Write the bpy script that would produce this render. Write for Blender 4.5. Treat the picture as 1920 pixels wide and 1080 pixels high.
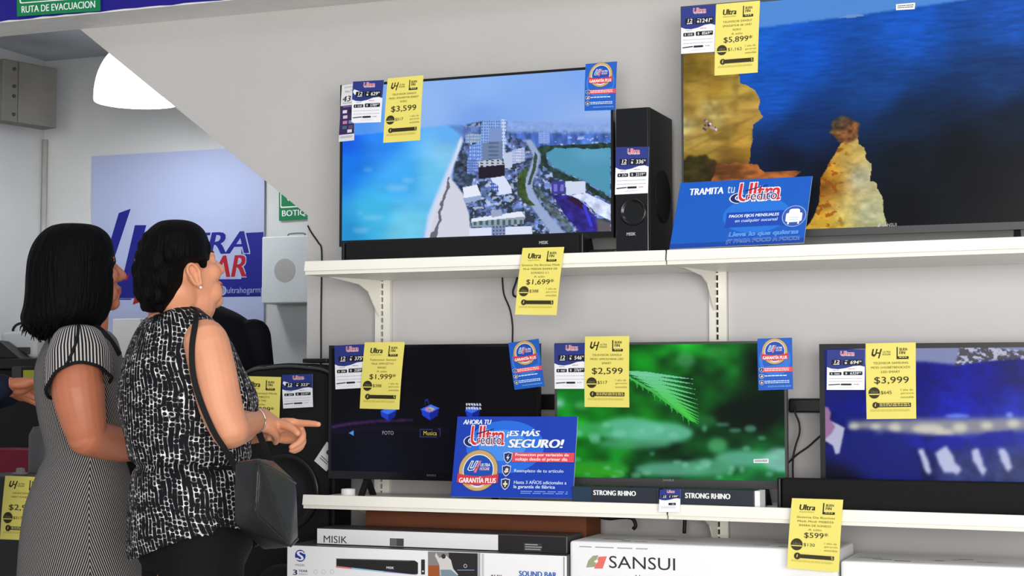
import bpy, math, random
import numpy as np
from mathutils import Vector, Matrix

for o in list(bpy.data.objects):
    bpy.data.objects.remove(o, do_unlink=True)
SC = bpy.context.scene
COL = SC.collection
random.seed(7)
PI = math.pi

# ------------------------------------------------------------------ camera, world, lights, exposure
FPX = 3104.0                       # focal length in pixels of a 1920 wide frame
YAW, TILT, CAMZ = math.radians(21.2), math.radians(3.46), 1.15
cam_data = bpy.data.cameras.new('camera')
cam_data.sensor_width = 36.0
cam_data.lens = FPX / 1920.0 * 36.0
cam = bpy.data.objects.new('camera', cam_data)
COL.objects.link(cam)
cam.location = (0, 0, CAMZ)
cam.rotation_euler = (PI / 2 + TILT, 0, YAW)
SC.camera = cam

world = bpy.data.worlds.new('world')
SC.world = world
world.use_nodes = True
wbg = world.node_tree.nodes['Background']
wbg.inputs['Color'].default_value = (0.86, 0.92, 1.0, 1)
wbg.inputs['Strength'].default_value = 0.42


def area_light(name, loc, target, sx, sy, power, color):
    l = bpy.data.lights.new(name, 'AREA')
    l.shape = 'RECTANGLE'
    l.size, l.size_y = sx, sy
    l.energy = power
    l.color = color
    o = bpy.data.objects.new(name, l)
    COL.objects.link(o)
    o.location = loc
    o.rotation_euler = (Vector(target) - Vector(loc)).to_track_quat('-Z', 'Y').to_euler()
    return o


# daylight of the open shop front behind the photographer, and the tube lights of the sales floor
area_light('shop_front_daylight', (2.0, -3.2, 1.45), (-1.6, 4.6, 1.3), 6.5, 2.6, 520, (1.0, 0.968, 0.935))
area_light('ceiling_tube_light', (-0.6, 2.2, 3.6), (-1.4, 4.6, 0.9), 3.2, 0.5, 14, (1.0, 0.97, 0.93))

SC.view_settings.view_transform = 'Standard'
SC.view_settings.look = 'None'
SC.view_settings.exposure = 0.25
SC.view_settings.gamma = 1.0
SC.view_settings.use_curve_mapping = False

# ------------------------------------------------------------------ geometry of the view, used to survey the place
_d = np.array([-math.sin(YAW) * math.cos(TILT), math.cos(YAW) * math.cos(TILT), math.sin(TILT)])
_r = np.array([math.cos(YAW), math.sin(YAW), 0.0])
_u = np.cross(_r, _d)
_C = np.array([0, 0, CAMZ])


def _ray(x, y):
    return _d * FPX + _r * (x - 960) + _u * (540 - y)


def atY(x, y, Y):
    v = _ray(x, y)
    return _C + v * (Y / v[1])


def atX(x, y, X):
    v = _ray(x, y)
    return _C + v * (X / v[0])


def atS(x, y, s):
    return _C + _ray(x, y) * (s / FPX)


# ------------------------------------------------------------------ colours and materials
def lin(c):
    if isinstance(c, str):
        c = c.lstrip('#')
        c = tuple(int(c[i:i + 2], 16) / 255 for i in (0, 2, 4))
    elif max(c) > 1.0:
        c = tuple(v / 255 for v in c)
    return tuple((v / 12.92 if v <= 0.04045 else ((v + 0.055) / 1.055) ** 2.4) for v in c)


MATS = {}


def mat(name, col=None, rough=0.5, spec=0.5, metal=0.0, bump=0.0, bscale=60.0, var=0.0, vscale=4.0, emis=0.0, coat=0.0):
    if name in MATS:
        return MATS[name]
    m = bpy.data.materials.new(name)
    m.use_nodes = True
    nt = m.node_tree
    b = nt.nodes['Principled BSDF']
    c = (*lin(col), 1)
    b.inputs['Base Color'].default_value = c
    b.inputs['Roughness'].default_value = rough
    b.inputs['Specular IOR Level'].default_value = spec
    b.inputs['Metallic'].default_value = metal
    if coat:
        b.inputs['Coat Weight'].default_value = coat
    if emis:
        b.inputs['Emission Color'].default_value = c
        b.inputs['Emission Strength'].default_value = emis
    tc = nt.nodes.new('ShaderNodeTexCoord')
    if var:
        n = nt.nodes.new('ShaderNodeTexNoise')
        n.inputs['Scale'].default_value = vscale
        n.inputs['Detail'].default_value = 5
        mr = nt.nodes.new('ShaderNodeMapRange')
        mr.inputs['From Min'].default_value = 0.3
        mr.inputs['From Max'].default_value = 0.7
        mr.inputs['To Min'].default_value = 1 - var
        mr.inputs['To Max'].default_value = 1 + var
        mx = nt.nodes.new('ShaderNodeVectorMath')
        mx.operation = 'SCALE'
        mx.inputs[0].default_value = c[:3]
        nt.links.new(tc.outputs['Object'], n.inputs['Vector'])
        nt.links.new(n.outputs['Fac'], mr.inputs['Value'])
        nt.links.new(mr.outputs['Result'], mx.inputs['Scale'])
        nt.links.new(mx.outputs['Vector'], b.inputs['Base Color'])
    if bump:
        n = nt.nodes.new('ShaderNodeTexNoise')
        n.inputs['Scale'].default_value = bscale
        n.inputs['Detail'].default_value = 4
        bp = nt.nodes.new('ShaderNodeBump')
        bp.inputs['Strength'].default_value = bump
        bp.inputs['Distance'].default_value = 0.01
        nt.links.new(tc.outputs['Object'], n.inputs['Vector'])
        nt.links.new(n.outputs['Fac'], bp.inputs['Height'])
        nt.links.new(bp.outputs['Normal'], b.inputs['Normal'])
    MATS[name] = m
    return m


def attr_mat(name, rough=0.5, emission=False):
    m = bpy.data.materials.new(name)
    m.use_nodes = True
    nt = m.node_tree
    b = nt.nodes['Principled BSDF']
    a = nt.nodes.new('ShaderNodeAttribute')
    a.attribute_name = 'Col'
    b.inputs['Roughness'].default_value = rough
    if emission:
        b.inputs['Base Color'].default_value = (0.004, 0.004, 0.005, 1)
        b.inputs['Specular IOR Level'].default_value = 0.08
        nt.links.new(a.outputs['Color'], b.inputs['Emission Color'])
        b.inputs['Emission Strength'].default_value = 0.86
    else:
        b.inputs['Specular IOR Level'].default_value = 0.3
        nt.links.new(a.outputs['Color'], b.inputs['Base Color'])
    MATS[name] = m
    return m


M_PRINT = attr_mat('printed_paper', 0.5)
M_GLOSSPRINT = attr_mat('printed_board', 0.35)
M_SCREEN = attr_mat('lit_display', 0.22, True)

M_WALL = mat('painted_plaster', (188, 186, 184), 0.75, 0.25, bump=0.12, bscale=90, var=0.03, vscale=1.6)
M_BACKWALL = mat('old_white_plaster', (203, 205, 206), 0.8, 0.2, bump=0.12, bscale=60, var=0.04, vscale=2.2)
M_SHELF = mat('cream_enamel_steel', (240, 238, 228), 0.38, 0.4, var=0.015, vscale=8)
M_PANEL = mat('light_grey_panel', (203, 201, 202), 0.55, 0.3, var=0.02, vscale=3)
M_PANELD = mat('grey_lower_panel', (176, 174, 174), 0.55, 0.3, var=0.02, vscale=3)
M_BLACKP = mat('black_plastic', (17, 17, 19), 0.35, 0.35)
M_BLACKM = mat('matt_black_plastic', (16, 16, 17), 0.6, 0.25)
M_BLACKG = mat('gloss_black_plastic', (12, 12, 14), 0.16, 0.45)
M_DGREY = mat('dark_grey_plastic', (62, 62, 64), 0.4, 0.4)
M_MGREY = mat('mid_grey_metal', (120, 120, 122), 0.45, 0.4)
M_CABLE = mat('black_cable_rubber', (18, 18, 20), 0.5, 0.3)
M_WHITEP = mat('white_plastic', (232, 232, 230), 0.4, 0.4)
M_CARTON = mat('brown_cardboard', (104, 62, 42), 0.8, 0.15, var=0.08, vscale=6)
M_WHITEBOX = mat('white_coated_cardboard', (236, 236, 238), 0.5, 0.3, var=0.012, vscale=5)


# ------------------------------------------------------------------ mesh builder
def nrm(v):
    v = np.asarray(v, float)
    return v / (np.linalg.norm(v) + 1e-12)


class MB:
    def __init__(s):
        s.v, s.f, s.mi, s.uv = [], [], [], {}

    def add(s, verts, faces, mi=0, uvs=None):
        k = len(s.v)
        s.v.extend([tuple(map(float, p)) for p in verts])
        for i, f in enumerate(faces):
            if uvs is not None:
                s.uv[len(s.f)] = uvs[i]
            s.f.append(tuple(k + j for j in f))
            s.mi.append(mi)

    def hexa(s, p, mi=0):
        """8 corners: bottom ring 0-3 counter-clockwise from above, top ring 4-7"""
        s.add(p, [(3, 2, 1, 0), (4, 5, 6, 7), (0, 1, 5, 4), (1, 2, 6, 5), (2, 3, 7, 6), (3, 0, 4, 7)], mi)

    def box(s, x0, x1, y0, y1, z0, z1, mi=0):
        s.hexa([(x0, y0, z0), (x1, y0, z0), (x1, y1, z0), (x0, y1, z0),
                (x0, y0, z1), (x1, y0, z1), (x1, y1, z1), (x0, y1, z1)], mi)

    def prism(s, poly, ext, mi=0):
        """poly: list of 3D points (planar), ext: extrusion vector"""
        n = len(poly)
        a = [np.asarray(p, float) for p in poly]
        b = [p + np.asarray(ext, float) for p in a]
        nn = np.zeros(3)
        for i in range(n):
            nn += np.cross(a[i], a[(i + 1) % n])
        F = [tuple(range(n)), tuple(range(2 * n - 1, n - 1, -1))]
        F += [(i, n + i, n + (i + 1) % n, (i + 1) % n) for i in range(n)]
        if np.dot(nn, ext) > 0:
            F = [tuple(reversed(f)) for f in F]
        s.add(a + b, F, mi)

    def loft(s, rings, cap0=True, cap1=True, mi=0, closed=True, uv=None):
        n = len(rings[0])
        V = [p for r in rings for p in r]
        F, U = [], []
        for i in range(len(rings) - 1):
            for j in range(n if closed else n - 1):
                k = (j + 1) % n
                F.append((i * n + j, i * n + k, (i + 1) * n + k, (i + 1) * n + j))
                if uv is not None:
                    uu, vv = uv
                    u0, u1 = uu[i][j], uu[i][j + 1]
                    w0, w1 = uu[i + 1][j], uu[i + 1][j + 1]
                    U.append([(u0, vv[i][j]), (u1, vv[i][j + 1]), (w1, vv[i + 1][j + 1]), (w0, vv[i + 1][j])])
        s.add(V, F, mi, U if uv is not None else None)
        base = len(s.v) - len(V)
        for flag, ring, rev in ((cap0, 0, True), (cap1, len(rings) - 1, False)):
            if flag:
                f = tuple(base + ring * n + j for j in range(n))
                s.f.append(tuple(reversed(f)) if rev else f)
                s.mi.append(mi)

    def tube(s, pts, r, n=10, mi=0, cap=True, round_ends=False):
        pts = [np.asarray(p, float) for p in pts]
        m = len(pts)
        rr = [r] * m if np.isscalar(r) else list(r)
        if round_ends:
            t0, t1 = nrm(pts[0] - pts[1]), nrm(pts[-1] - pts[-2])
            a, b = rr[0], rr[-1]
            pts = [pts[0] + t0 * a * .95, pts[0] + t0 * a * .75, pts[0] + t0 * a * .4] + pts + \
                  [pts[-1] + t1 * b * .4, pts[-1] + t1 * b * .75, pts[-1] + t1 * b * .95]
            rr = [a * .3, a * .68, a * .92] + rr + [b * .92, b * .68, b * .3]
            m = len(pts)
        t = nrm(pts[1] - pts[0])
        ref = np.array([0, 0, 1.0]) if abs(t[2]) < .9 else np.array([1.0, 0, 0])
        A = nrm(np.cross(t, ref))
        rings = []
        for i in range(m):
            if i == 0:
                t2 = nrm(pts[1] - pts[0])
            elif i == m - 1:
                t2 = nrm(pts[-1] - pts[-2])
            else:
                t2 = nrm(nrm(pts[i + 1] - pts[i]) + nrm(pts[i] - pts[i - 1]))
            A = nrm(A - t2 * np.dot(A, t2))
            B = np.cross(t2, A)
            rings.append([pts[i] + rr[i] * (math.cos(2 * PI * k / n) * A + math.sin(2 * PI * k / n) * B) for k in range(n)])
        s.loft(rings, cap, cap, mi)

    def ellipsoid(s, c, rad, R=None, nu=20, nv=12, mi=0):
        c = np.asarray(c, float)
        R = np.eye(3) if R is None else R
        V, F = [], []
        for i in range(nv + 1):
            th = PI * i / nv
            for j in range(nu):
                ph = 2 * PI * j / nu
                p = np.array([rad[0] * math.sin(th) * math.cos(ph), rad[1] * math.sin(th) * math.sin(ph), rad[2] * math.cos(th)])
                V.append(c + R @ p)
        for i in range(nv):
            for j in range(nu):
                k = (j + 1) % nu
                F.append((i * nu + j, (i + 1) * nu + j, (i + 1) * nu + k, i * nu + k))
        s.add(V, F, mi)

    def lathe(s, c, prof, n=32, mi=0, axis=(0, 0, 1), cap0=True, cap1=True):
        ax = nrm(axis)
        ref = np.array([1.0, 0, 0]) if abs(ax[0]) < .9 else np.array([0, 1.0, 0])
        A = nrm(np.cross(ref, ax))
        A = nrm(A - ax * np.dot(A, ax))
        B = np.cross(ax, A)
        c = np.asarray(c, float)
        rings = [[c + ax * h + r * (math.cos(2 * PI * k / n) * A + math.sin(2 * PI * k / n) * B) for k in range(n)] for r, h in prof]
        s.loft(rings, cap0, cap1, mi)


def mesh_from(name, mb, mats, origin=(0, 0, 0), smooth=False):
    me = bpy.data.meshes.new(name)
    o = np.asarray(origin, float)
    me.from_pydata([tuple(np.asarray(p) - o) for p in mb.v], [], mb.f)
    for m in (mats if isinstance(mats, (list, tuple)) else [mats]):
        me.materials.append(m)
    me.polygons.foreach_set('material_index', np.array(mb.mi, dtype=np.int32))
    if mb.uv:
        ul = me.uv_layers.new(name='UVMap')
        for p in me.polygons:
            q = mb.uv.get(p.index)
            if q is not None:
                for li, w in zip(p.loop_indices, q):
                    ul.data[li].uv = w
    if smooth:
        me.polygons.foreach_set('use_smooth', np.ones(len(me.polygons), dtype=bool))
    me.update()
    return me


def tag(o, label=None, cat=None, group=None, kind=None):
    if label: o['label'] = label
    if cat: o['category'] = cat
    if group: o['group'] = group
    if kind: o['kind'] = kind
    return o


def thing(name, label, cat, loc, group=None):
    o = bpy.data.objects.new(name, None)
    o.empty_display_size = 0.05
    COL.objects.link(o)
    o.location = tuple(map(float, loc))
    return tag(o, label, cat, group)


def world_loc(o):
    p = np.array(o.location)
    while o.parent:
        o = o.parent
        p = p + np.array(o.location)
    return p


def obj(name, mb, mats, parent=None, origin=None, bevel=0.0, segs=2, smooth=False, subsurf=0, label=None, fix=False):
    """one mesh object; vertices are given in world space"""
    if parent is not None:
        origin = world_loc(parent)
    elif origin is None:
        a = np.array(mb.v)
        origin = (float((a[:, 0].min() + a[:, 0].max()) / 2), float((a[:, 1].min() + a[:, 1].max()) / 2), float(a[:, 2].min()))
    me = mesh_from(name, mb, mats, origin, smooth)
    o = bpy.data.objects.new(name, me)
    COL.objects.link(o)
    if parent is not None:
        o.parent = parent
    else:
        o.location = tuple(map(float, origin))
    if fix:
        import bmesh
        bm = bmesh.new(); bm.from_mesh(me)
        bmesh.ops.recalc_face_normals(bm, faces=bm.faces)
        bm.to_mesh(me); bm.free()
    if bevel:
        b = o.modifiers.new('bevel', 'BEVEL')
        b.width, b.segments, b.limit_method, b.angle_limit = bevel, segs, 'ANGLE', math.radians(35)
        b.harden_normals = False
    if subsurf:
        q = o.modifiers.new('sub', 'SUBSURF')
        q.levels = q.render_levels = subsurf
    if label:
        o['label'] = label
    return o


def struct(name, mb, mats, **k):
    o = obj(name, mb, mats, **k)
    o['kind'] = 'structure'
    return o


def catmull(pts, n=6):
    pts = [np.asarray(p, float) for p in pts]
    P = [2 * pts[0] - pts[1]] + pts + [2 * pts[-1] - pts[-2]]
    out = []
    for i in range(1, len(P) - 2):
        for k in range(n):
            t = k / n
            a, b, c, d = P[i - 1], P[i], P[i + 1], P[i + 2]
            out.append(.5 * ((2 * b) + (c - a) * t + (2 * a - 5 * b + 4 * c - d) * t * t + (3 * b - a - 3 * c + d) * t ** 3))
    out.append(pts[-1])
    return out


# ------------------------------------------------------------------ lettering and flat print
_fc = bpy.data.curves.new('lettering', 'FONT')
_fo = bpy.data.objects.new('lettering', _fc)
COL.objects.link(_fo)
_TC = {}


def text_mesh(s, off=0.0, shear=0.0, res=3):
    key = (s, off, shear, res)
    if key in _TC:
        return _TC[key]
    _fc.body, _fc.offset, _fc.resolution_u, _fc.shear = s, off, res, shear
    bpy.context.view_layer.update()
    e = _fo.evaluated_get(bpy.context.evaluated_depsgraph_get())
    me = e.to_mesh()
    V = np.array([v.co[:2] for v in me.vertices]) if len(me.vertices) else np.zeros((0, 2))
    F = [tuple(p.vertices) for p in me.polygons]
    e.to_mesh_clear()
    _TC[key] = (V, F)
    return V, F


def bbox(V):
    return V[:, 0].min(), V[:, 0].max(), V[:, 1].min(), V[:, 1].max()


class Print:
    """flat coloured shapes laid on a sheet; (s, t) run 0..1 left-right, 0..1 top-bottom over the sheet"""

    def __init__(s, w=1.0, h=1.0):
        s.L, s.w, s.h = [], w, h       # layers: (verts(s,t), faces, colour, level)
        s.n = 1

    def _add(s, V, F, col, step=True):
        s.L.append((np.asarray(V, float), F, lin(col), s.n))
        if step:
            s.n += 1

    def poly(s, pts, col):
        s._add(pts, [tuple(range(len(pts)))], col)

    def rect(s, x0, y0, x1, y1, col):
        s.poly([(x0, y0), (x0, y1), (x1, y1), (x1, y0)], col)

    def rrect(s, x0, y0, x1, y1, r, col, n=5):
        rx, ry = min(r / s.w, (x1 - x0) / 2), min(r / s.h, (y1 - y0) / 2)
        P = []
        for cx, cy, a in ((x0 + rx, y0 + ry, PI / 2), (x0 + rx, y1 - ry, PI), (x1 - rx, y1 - ry, 1.5 * PI), (x1 - rx, y0 + ry, 2 * PI)):
            for k in range(n + 1):
                t = a + k / n * PI / 2
                P.append((cx + rx * math.cos(t), cy - ry * math.sin(t)))
        s.poly(P, col)

    def disc(s, cx, cy, r, col, n=28, ry=None):
        """r in metres"""
        ry = r if ry is None else ry
        s.poly([(cx + r / s.w * math.cos(2 * PI * k / n), cy - ry / s.h * math.sin(2 * PI * k / n)) for k in range(n)], col)

    def ring(s, cx, cy, r0, r1, col, n=36, a0=0, a1=2 * PI):
        V, F = [], []
        for k in range(n + 1):
            a = a0 + (a1 - a0) * k / n
            for r in (r0, r1):
                V.append((cx + r / s.w * math.cos(a), cy - r / s.h * math.sin(a)))
        for k in range(n):
            F.append((2 * k, 2 * k + 1, 2 * k + 3, 2 * k + 2))
        s._add(V, F, col)

    def text(s, t, x0, y0, x1, y1, col, bold=0.0, shear=0.0, outline=None, slope=0.0, res=3):
        V, F = text_mesh(t, 0.0, shear, res)
        if not len(V):
            return
        a, b, c, d = bbox(V)

        def tr(W):
            X = x0 + (W[:, 0] - a) / (b - a) * (x1 - x0)
            Y = y1 - (W[:, 1] - c) / (d - c) * (y1 - y0)
            return np.stack([X, Y + slope * (X - x0)], 1)

        def copies(offs, cc):
            for i, (dx, dy) in enumerate(offs):
                s.L.append((tr(V + np.array([dx, dy])), F, lin(cc), s.n + .28 * i))
            s.n += 1
        k = max(bold, 0)
        for oc, off in (outline or []):
            q = k + off
            copies([(-q, off), (q, off), (-q, -off), (q, -off)], oc)
        copies([(-k, 0), (k, 0), (0, 0)] if k > .012 else ([(-k, 0), (k, 0)] if k > .003 else [(0, 0)]), col)

    def greek(s, x0, y0, x1, y1, col, n, seed=0):
        """lines of print too small to read"""
        rnd = random.Random(seed)
        for i in range(n):
            yy = y0 + (y1 - y0) * i / max(1, n)
            hh = (y1 - y0) / n * .5
            x = x0
            while x < x1 - .01:
                w = min(rnd.uniform(.03, .11), x1 - x)
                s.poly([(x, yy), (x, yy + hh), (x + w, yy + hh), (x + w, yy)], col)
                s.n -= 1
                x += w + .014
        s.n += 1


def bilin(c):
    TL, TR, BR, BL = [np.asarray(p, float) for p in c]
    def f(s, t):
        return (TL * (1 - s) + TR * s) * (1 - t) + (BL * (1 - s) + BR * s) * t
    return f


def sheet(name, pr, corners, paper, parent=None, bend=None, thick=0.0008, m=None, edge=None, lift=0.00022, nt=8, origin=None):
    """a sheet or board with its print as one mesh. corners TL TR BR BL in world space; bend(s,t) -> metres along the normal"""
    f = bilin(corners)
    TL, TR, BR, BL = [np.asarray(p, float) for p in corners]
    N = nrm(np.cross(BL - TL, TR - TL))        # towards the viewer of the print
    def P(s_, t_, h):
        return f(s_, t_) + N * (h + (bend(s_, t_) if bend else 0.0))
    V, F, C = [], [], []
    ns = 4 if bend else 1
    ntt = nt if bend else 1
    for h in (0.0, -thick):
        for i in range(ntt + 1):
            for j in range(ns + 1):
                V.append(P(j / ns, i / ntt, h))
    k = (ntt + 1) * (ns + 1)
    pc, ec = lin(paper), lin(edge if edge else paper)
    for i in range(ntt):
        for j in range(ns):
            a = i * (ns + 1) + j
            F.append((a, a + ns + 1, a + ns + 2, a + 1)); C.append(pc)
            F.append((k + a, k + a + 1, k + a + ns + 2, k + a + ns + 1)); C.append(ec)
    rim = [j for j in range(ns + 1)] + [i * (ns + 1) + ns for i in range(1, ntt + 1)] + \
          [ntt * (ns + 1) + j for j in range(ns - 1, -1, -1)] + [i * (ns + 1) for i in range(ntt - 1, 0, -1)]
    for i in range(len(rim)):
        a, b = rim[i], rim[(i + 1) % len(rim)]
        F.append((a, b, k + b, k + a)); C.append(ec)
    for W, G, c, lev in pr.L:
        base = len(V)
        for s_, t_ in W:
            V.append(P(s_, t_, lift * (1 + lev * .35)))
        for g in G:
            F.append(tuple(base + q for q in g)); C.append(c)
    a = np.array(V)
    if parent is not None:
        org = world_loc(parent)
    elif origin is not None:
        org = origin
    else:
        org = np.array([a[:, 0].mean(), a[:, 1].mean(), a[:k * 2, 2].min()])
    me = bpy.data.meshes.new(name)
    me.from_pydata([tuple(p - org) for p in a], [], F)
    me.materials.append(m or M_PRINT)
    ca = me.color_attributes.new('Col', 'FLOAT_COLOR', 'CORNER')
    buf = np.ones((len(me.loops), 4), dtype=np.float32)
    q = 0
    for face, c in zip(F, C):
        buf[q:q + len(face), :3] = c
        q += len(face)
    ca.data.foreach_set('color', buf.ravel())
    me.update()
    o = bpy.data.objects.new(name, me)
    COL.objects.link(o)
    if parent is not None:
        o.parent = parent
    else:
        o.location = tuple(map(float, org))
    return o
# ------------------------------------------------------------------ the room
YF, YT, YW = 4.75, 4.93, 5.14          # shelf front, television plane, stair wall
YB, XL = 7.0, -5.29                    # back wall and left wall of the room behind
ZSOF = 2.494                           # underside of the beam
ZCB = 2.83                             # ceiling of the room behind

b = MB(); b.box(-7.5, 4.5, -3.5, 8.0, -0.1, 0.0)
struct('floor', b, mat('beige_floor_tile', (206, 201, 193), 0.35, 0.4, var=0.06, vscale=2))

# stair wall: its lower left is cut away along the slope of the stairs
a0, a1, a2 = atY(150, 55, YW), atY(577, 404, YW), atY(575, 690, YW)
prof = [(a0[0], YW, ZSOF), (a1[0], YW, a1[2]), (a2[0], YW, 0.0), (2.4, YW, 0.0), (2.4, YW, ZSOF + 1.2), (a0[0] - .0, YW, ZSOF + 1.2)]
b = MB(); b.prism(prof, (0, 0.14, 0))
struct('wall_back', b, M_WALL)
# beam over the opening, with the blue band on its face
yb0, yb1 = 4.94, YW - .0005
b = MB(); b.box(-7.0, 2.4, yb0, yb1, ZSOF, ZSOF + 1.2)
struct('trim_1', b, mat('white_beam_plaster', (232, 231, 229), 0.75, 0.25, bump=0.3, bscale=40, var=0.05, vscale=6))
pa, pb_ = atY(28, 42, yb0), atY(190, 24, yb0)
b = MB()
zb = ZSOF + .004
xs = [-7.0] + list(np.arange(-4.2, 2.4, .05)) + [2.4]
xs2 = list(reversed(xs))
rr = random.Random(3)
low = [(x, zb + rr.uniform(-.002, .003)) for x in xs]
V = [(x, yb0 - .003, z) for x, z in low] + [(x, yb0 - .003, ZSOF + .5) for x in xs]
n = len(xs)
b.add(V, [(i, i + 1, n + i + 1, n + i) for i in range(n - 1)])
band = struct('trim_2', b, mat('blue_violet_paint', (26, 18, 128), 0.5, 0.3, var=0.03, vscale=5))

# the room behind: back wall, left wall, ceiling, right return
b = MB(); b.box(-6.2, 2.6, YB, YB + .12, 0, ZCB + .3)
struct('wall_rear', b, M_BACKWALL)
b = MB(); b.box(XL - .12, XL, 3.0, YB + .1, 0, 3.9)
struct('wall_left', b, M_BACKWALL)
b = MB(); b.box(XL - .1, 2.6, YW + .002, YB + .05, ZCB, ZCB + .12)
struct('ceiling', b, mat('grey_ceiling_paint', (176, 180, 184), 0.8, 0.2, bump=.15, bscale=25, var=0.14, vscale=2.2))
b = MB(); b.tube([(XL + .016, YB - .016, 0), (XL + .016, YB - .016, 2.42)], .014, 12)
struct('trim_3', b, mat('painted_pipe', (176, 176, 172), 0.6, 0.3, var=.12, vscale=7), smooth=True)

# grey junction box high in the corner, standing askew
q0, q1 = atS(5, 225, 7.85), atS(106, 241, 8.10)
zbm = q0[2]; zt = atS(8, 108, 7.85)[2]
q0[2] = q1[2] = 0
fd = nrm(q1 - q0); nb = np.array([-fd[1], fd[0], 0]); nb = nb if nb[1] > 0 else -nb
t = thing('junction_box', 'grey boxy casing mounted high in the left corner under the ceiling', 'box', (q0[0], q0[1], zbm))
MJB = mat('dusty_grey_metal', (122, 120, 114), 0.7, 0.25, var=.12, vscale=7)
LJ = float(np.linalg.norm(q1 - q0))
def jb(a_, b_, d0, d1):
    A_, B_ = q0 + fd * a_ * LJ, q0 + fd * b_ * LJ
    c4 = [A_ + nb * d0, B_ + nb * d0, B_ + nb * d1, A_ + nb * d1]
    m = MB(); m.hexa([(c[0], c[1], zbm) for c in c4] + [(c[0], c[1], zt) for c in c4]); return m
obj('casing', jb(.285, 1, 0, .10), MJB, t, bevel=.004, fix=True)
obj('side_strip', jb(0, .28, .004, .10), MJB, t, bevel=.004, fix=True)
for k in (.14, .42, .58, .88):
    b = MB(); cc = q0 + fd * LJ * .2; cc[2] = zbm + (zt - zbm) * (1 - k)
    b.lathe(cc + nb * .003, [(.009, 0), (.008, .006), (.004, .008)], 12, axis=-nb)
    obj('screw', b, M_DGREY, t)

# pendant lamp, a white glass dome lit from inside, half behind the sloping wall
lc = atS(258, 188, 7.5)
t = thing('pendant_lamp', 'glowing white dome ceiling lamp half behind the sloping wall', 'lamp', (lc[0], lc[1], lc[2]))
R = .195
prof = [(R * math.cos(a) * (1.0), .27 * math.sin(a) ** .9 if a > 0 else 0) for a in np.linspace(0, PI / 2 * .93, 14)]
b = MB(); b.lathe(lc, [(R * .985, -.008)] + [(r_, h_) for r_, h_ in prof], 40, cap0=False)
mg = mat('lamp_glass_lit', (255, 255, 252), 0.3, 0.4, emis=1.6)
obj('lamp_shade', b, mg, t, smooth=True)
b = MB(); b.lathe(lc, [(.05, .255), (.045, .33)], 24); b.tube([lc + (0, 0, .33), (lc[0], lc[1], ZCB)], .008, 8)
obj('lamp_stem', b, M_WHITEP, t, smooth=True)
pl = bpy.data.lights.new('pendant_bulb', 'POINT'); pl.energy = 11; pl.shadow_soft_size = .08; pl.color = (.93, .97, 1)
po = bpy.data.objects.new('pendant_bulb', pl); COL.objects.link(po); po.location = (lc[0], lc[1], lc[2] + .05)
po.parent = None

# ------------------------------------------------------------------ signs on the walls
GREEN, WHITE = (12, 122, 74), (235, 238, 236)
YS = yb0 - .012
cs = [atY(30, -62, YS), atY(187, -78, YS), atY(188, 20, YS), atY(32, 31, YS)]
w, h = np.linalg.norm(cs[1] - cs[0]), np.linalg.norm(cs[3] - cs[0])
pr = Print(w, h)
pr.rrect(.035, .04, .965, .745, .008, WHITE); pr.rrect(.05, .055, .95, .725, .007, GREEN)
pr.poly([(.18, .36), (.45, .36), (.45, .2), (.8, .42), (.45, .62), (.45, .5), (.18, .5)], WHITE)
pr.text('RUTA DE EVACUACION', .06, .80, .94, .935, WHITE, .02)
o = sheet('evacuation_sign', pr, cs, GREEN, thick=.004, m=M_GLOSSPRINT)
tag(o, 'green evacuation route sign on the blue band of the beam', 'sign')

YS = YB - .012
cs = [atY(523, 296, YS), atY(612, 291, YS), atY(612, 409, YS), atY(523, 414, YS)]
w, h = np.linalg.norm(cs[1] - cs[0]), np.linalg.norm(cs[3] - cs[0])
pr = Print(w, h)
pr.rrect(.03, .03, .97, .80, .008, WHITE); pr.rrect(.05, .045, .95, .78, .007, GREEN)
pr.poly([(.10, .55), (.30, .55), (.20, .70)], WHITE)
pr.poly([(.42, .2), (.62, .2), (.62, .6), (.42, .6)], WHITE); pr.poly([(.3, .34), (.75, .34), (.75, .48), (.3, .48)], WHITE)
pr.text('BOTIQUIN', .07, .84, .86, .95, WHITE, .02)
o = sheet('first_aid_sign', pr, cs, GREEN, thick=.004, m=M_GLOSSPRINT)
tag(o, 'green first aid sign on the rear wall, cut off by the sloping wall', 'sign')

# big pale banner with the shop logo
YS = YB - .014
K = dict(x0=172, x1=496)
def bt(px): return 293 - (px - 172) * .058
cs = [atY(172, bt(172), YS), atY(496, bt(496), YS), atY(494, 738, YS), atY(172, 738, YS)]
w, h = np.linalg.norm(cs[1] - cs[0]), np.linalg.norm(cs[3] - cs[0])
pr = Print(w, h)
def B(px, py):
    s_ = (px - 172) / 324.0
    t0 = bt(px)
    return (s_, (py - t0) / (738 - t0))
def bp(pts, col): pr.poly([B(*q) for q in pts], col)
NAVY, LRED, PALE = (20, 26, 126), (158, 20, 36), (166, 176, 212)
bp([(245, 526), (492, 524), (491, 557), (245, 560)], NAVY)
bp([(455, 438), (495, 436), (493, 540), (455, 540)], NAVY)
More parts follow.
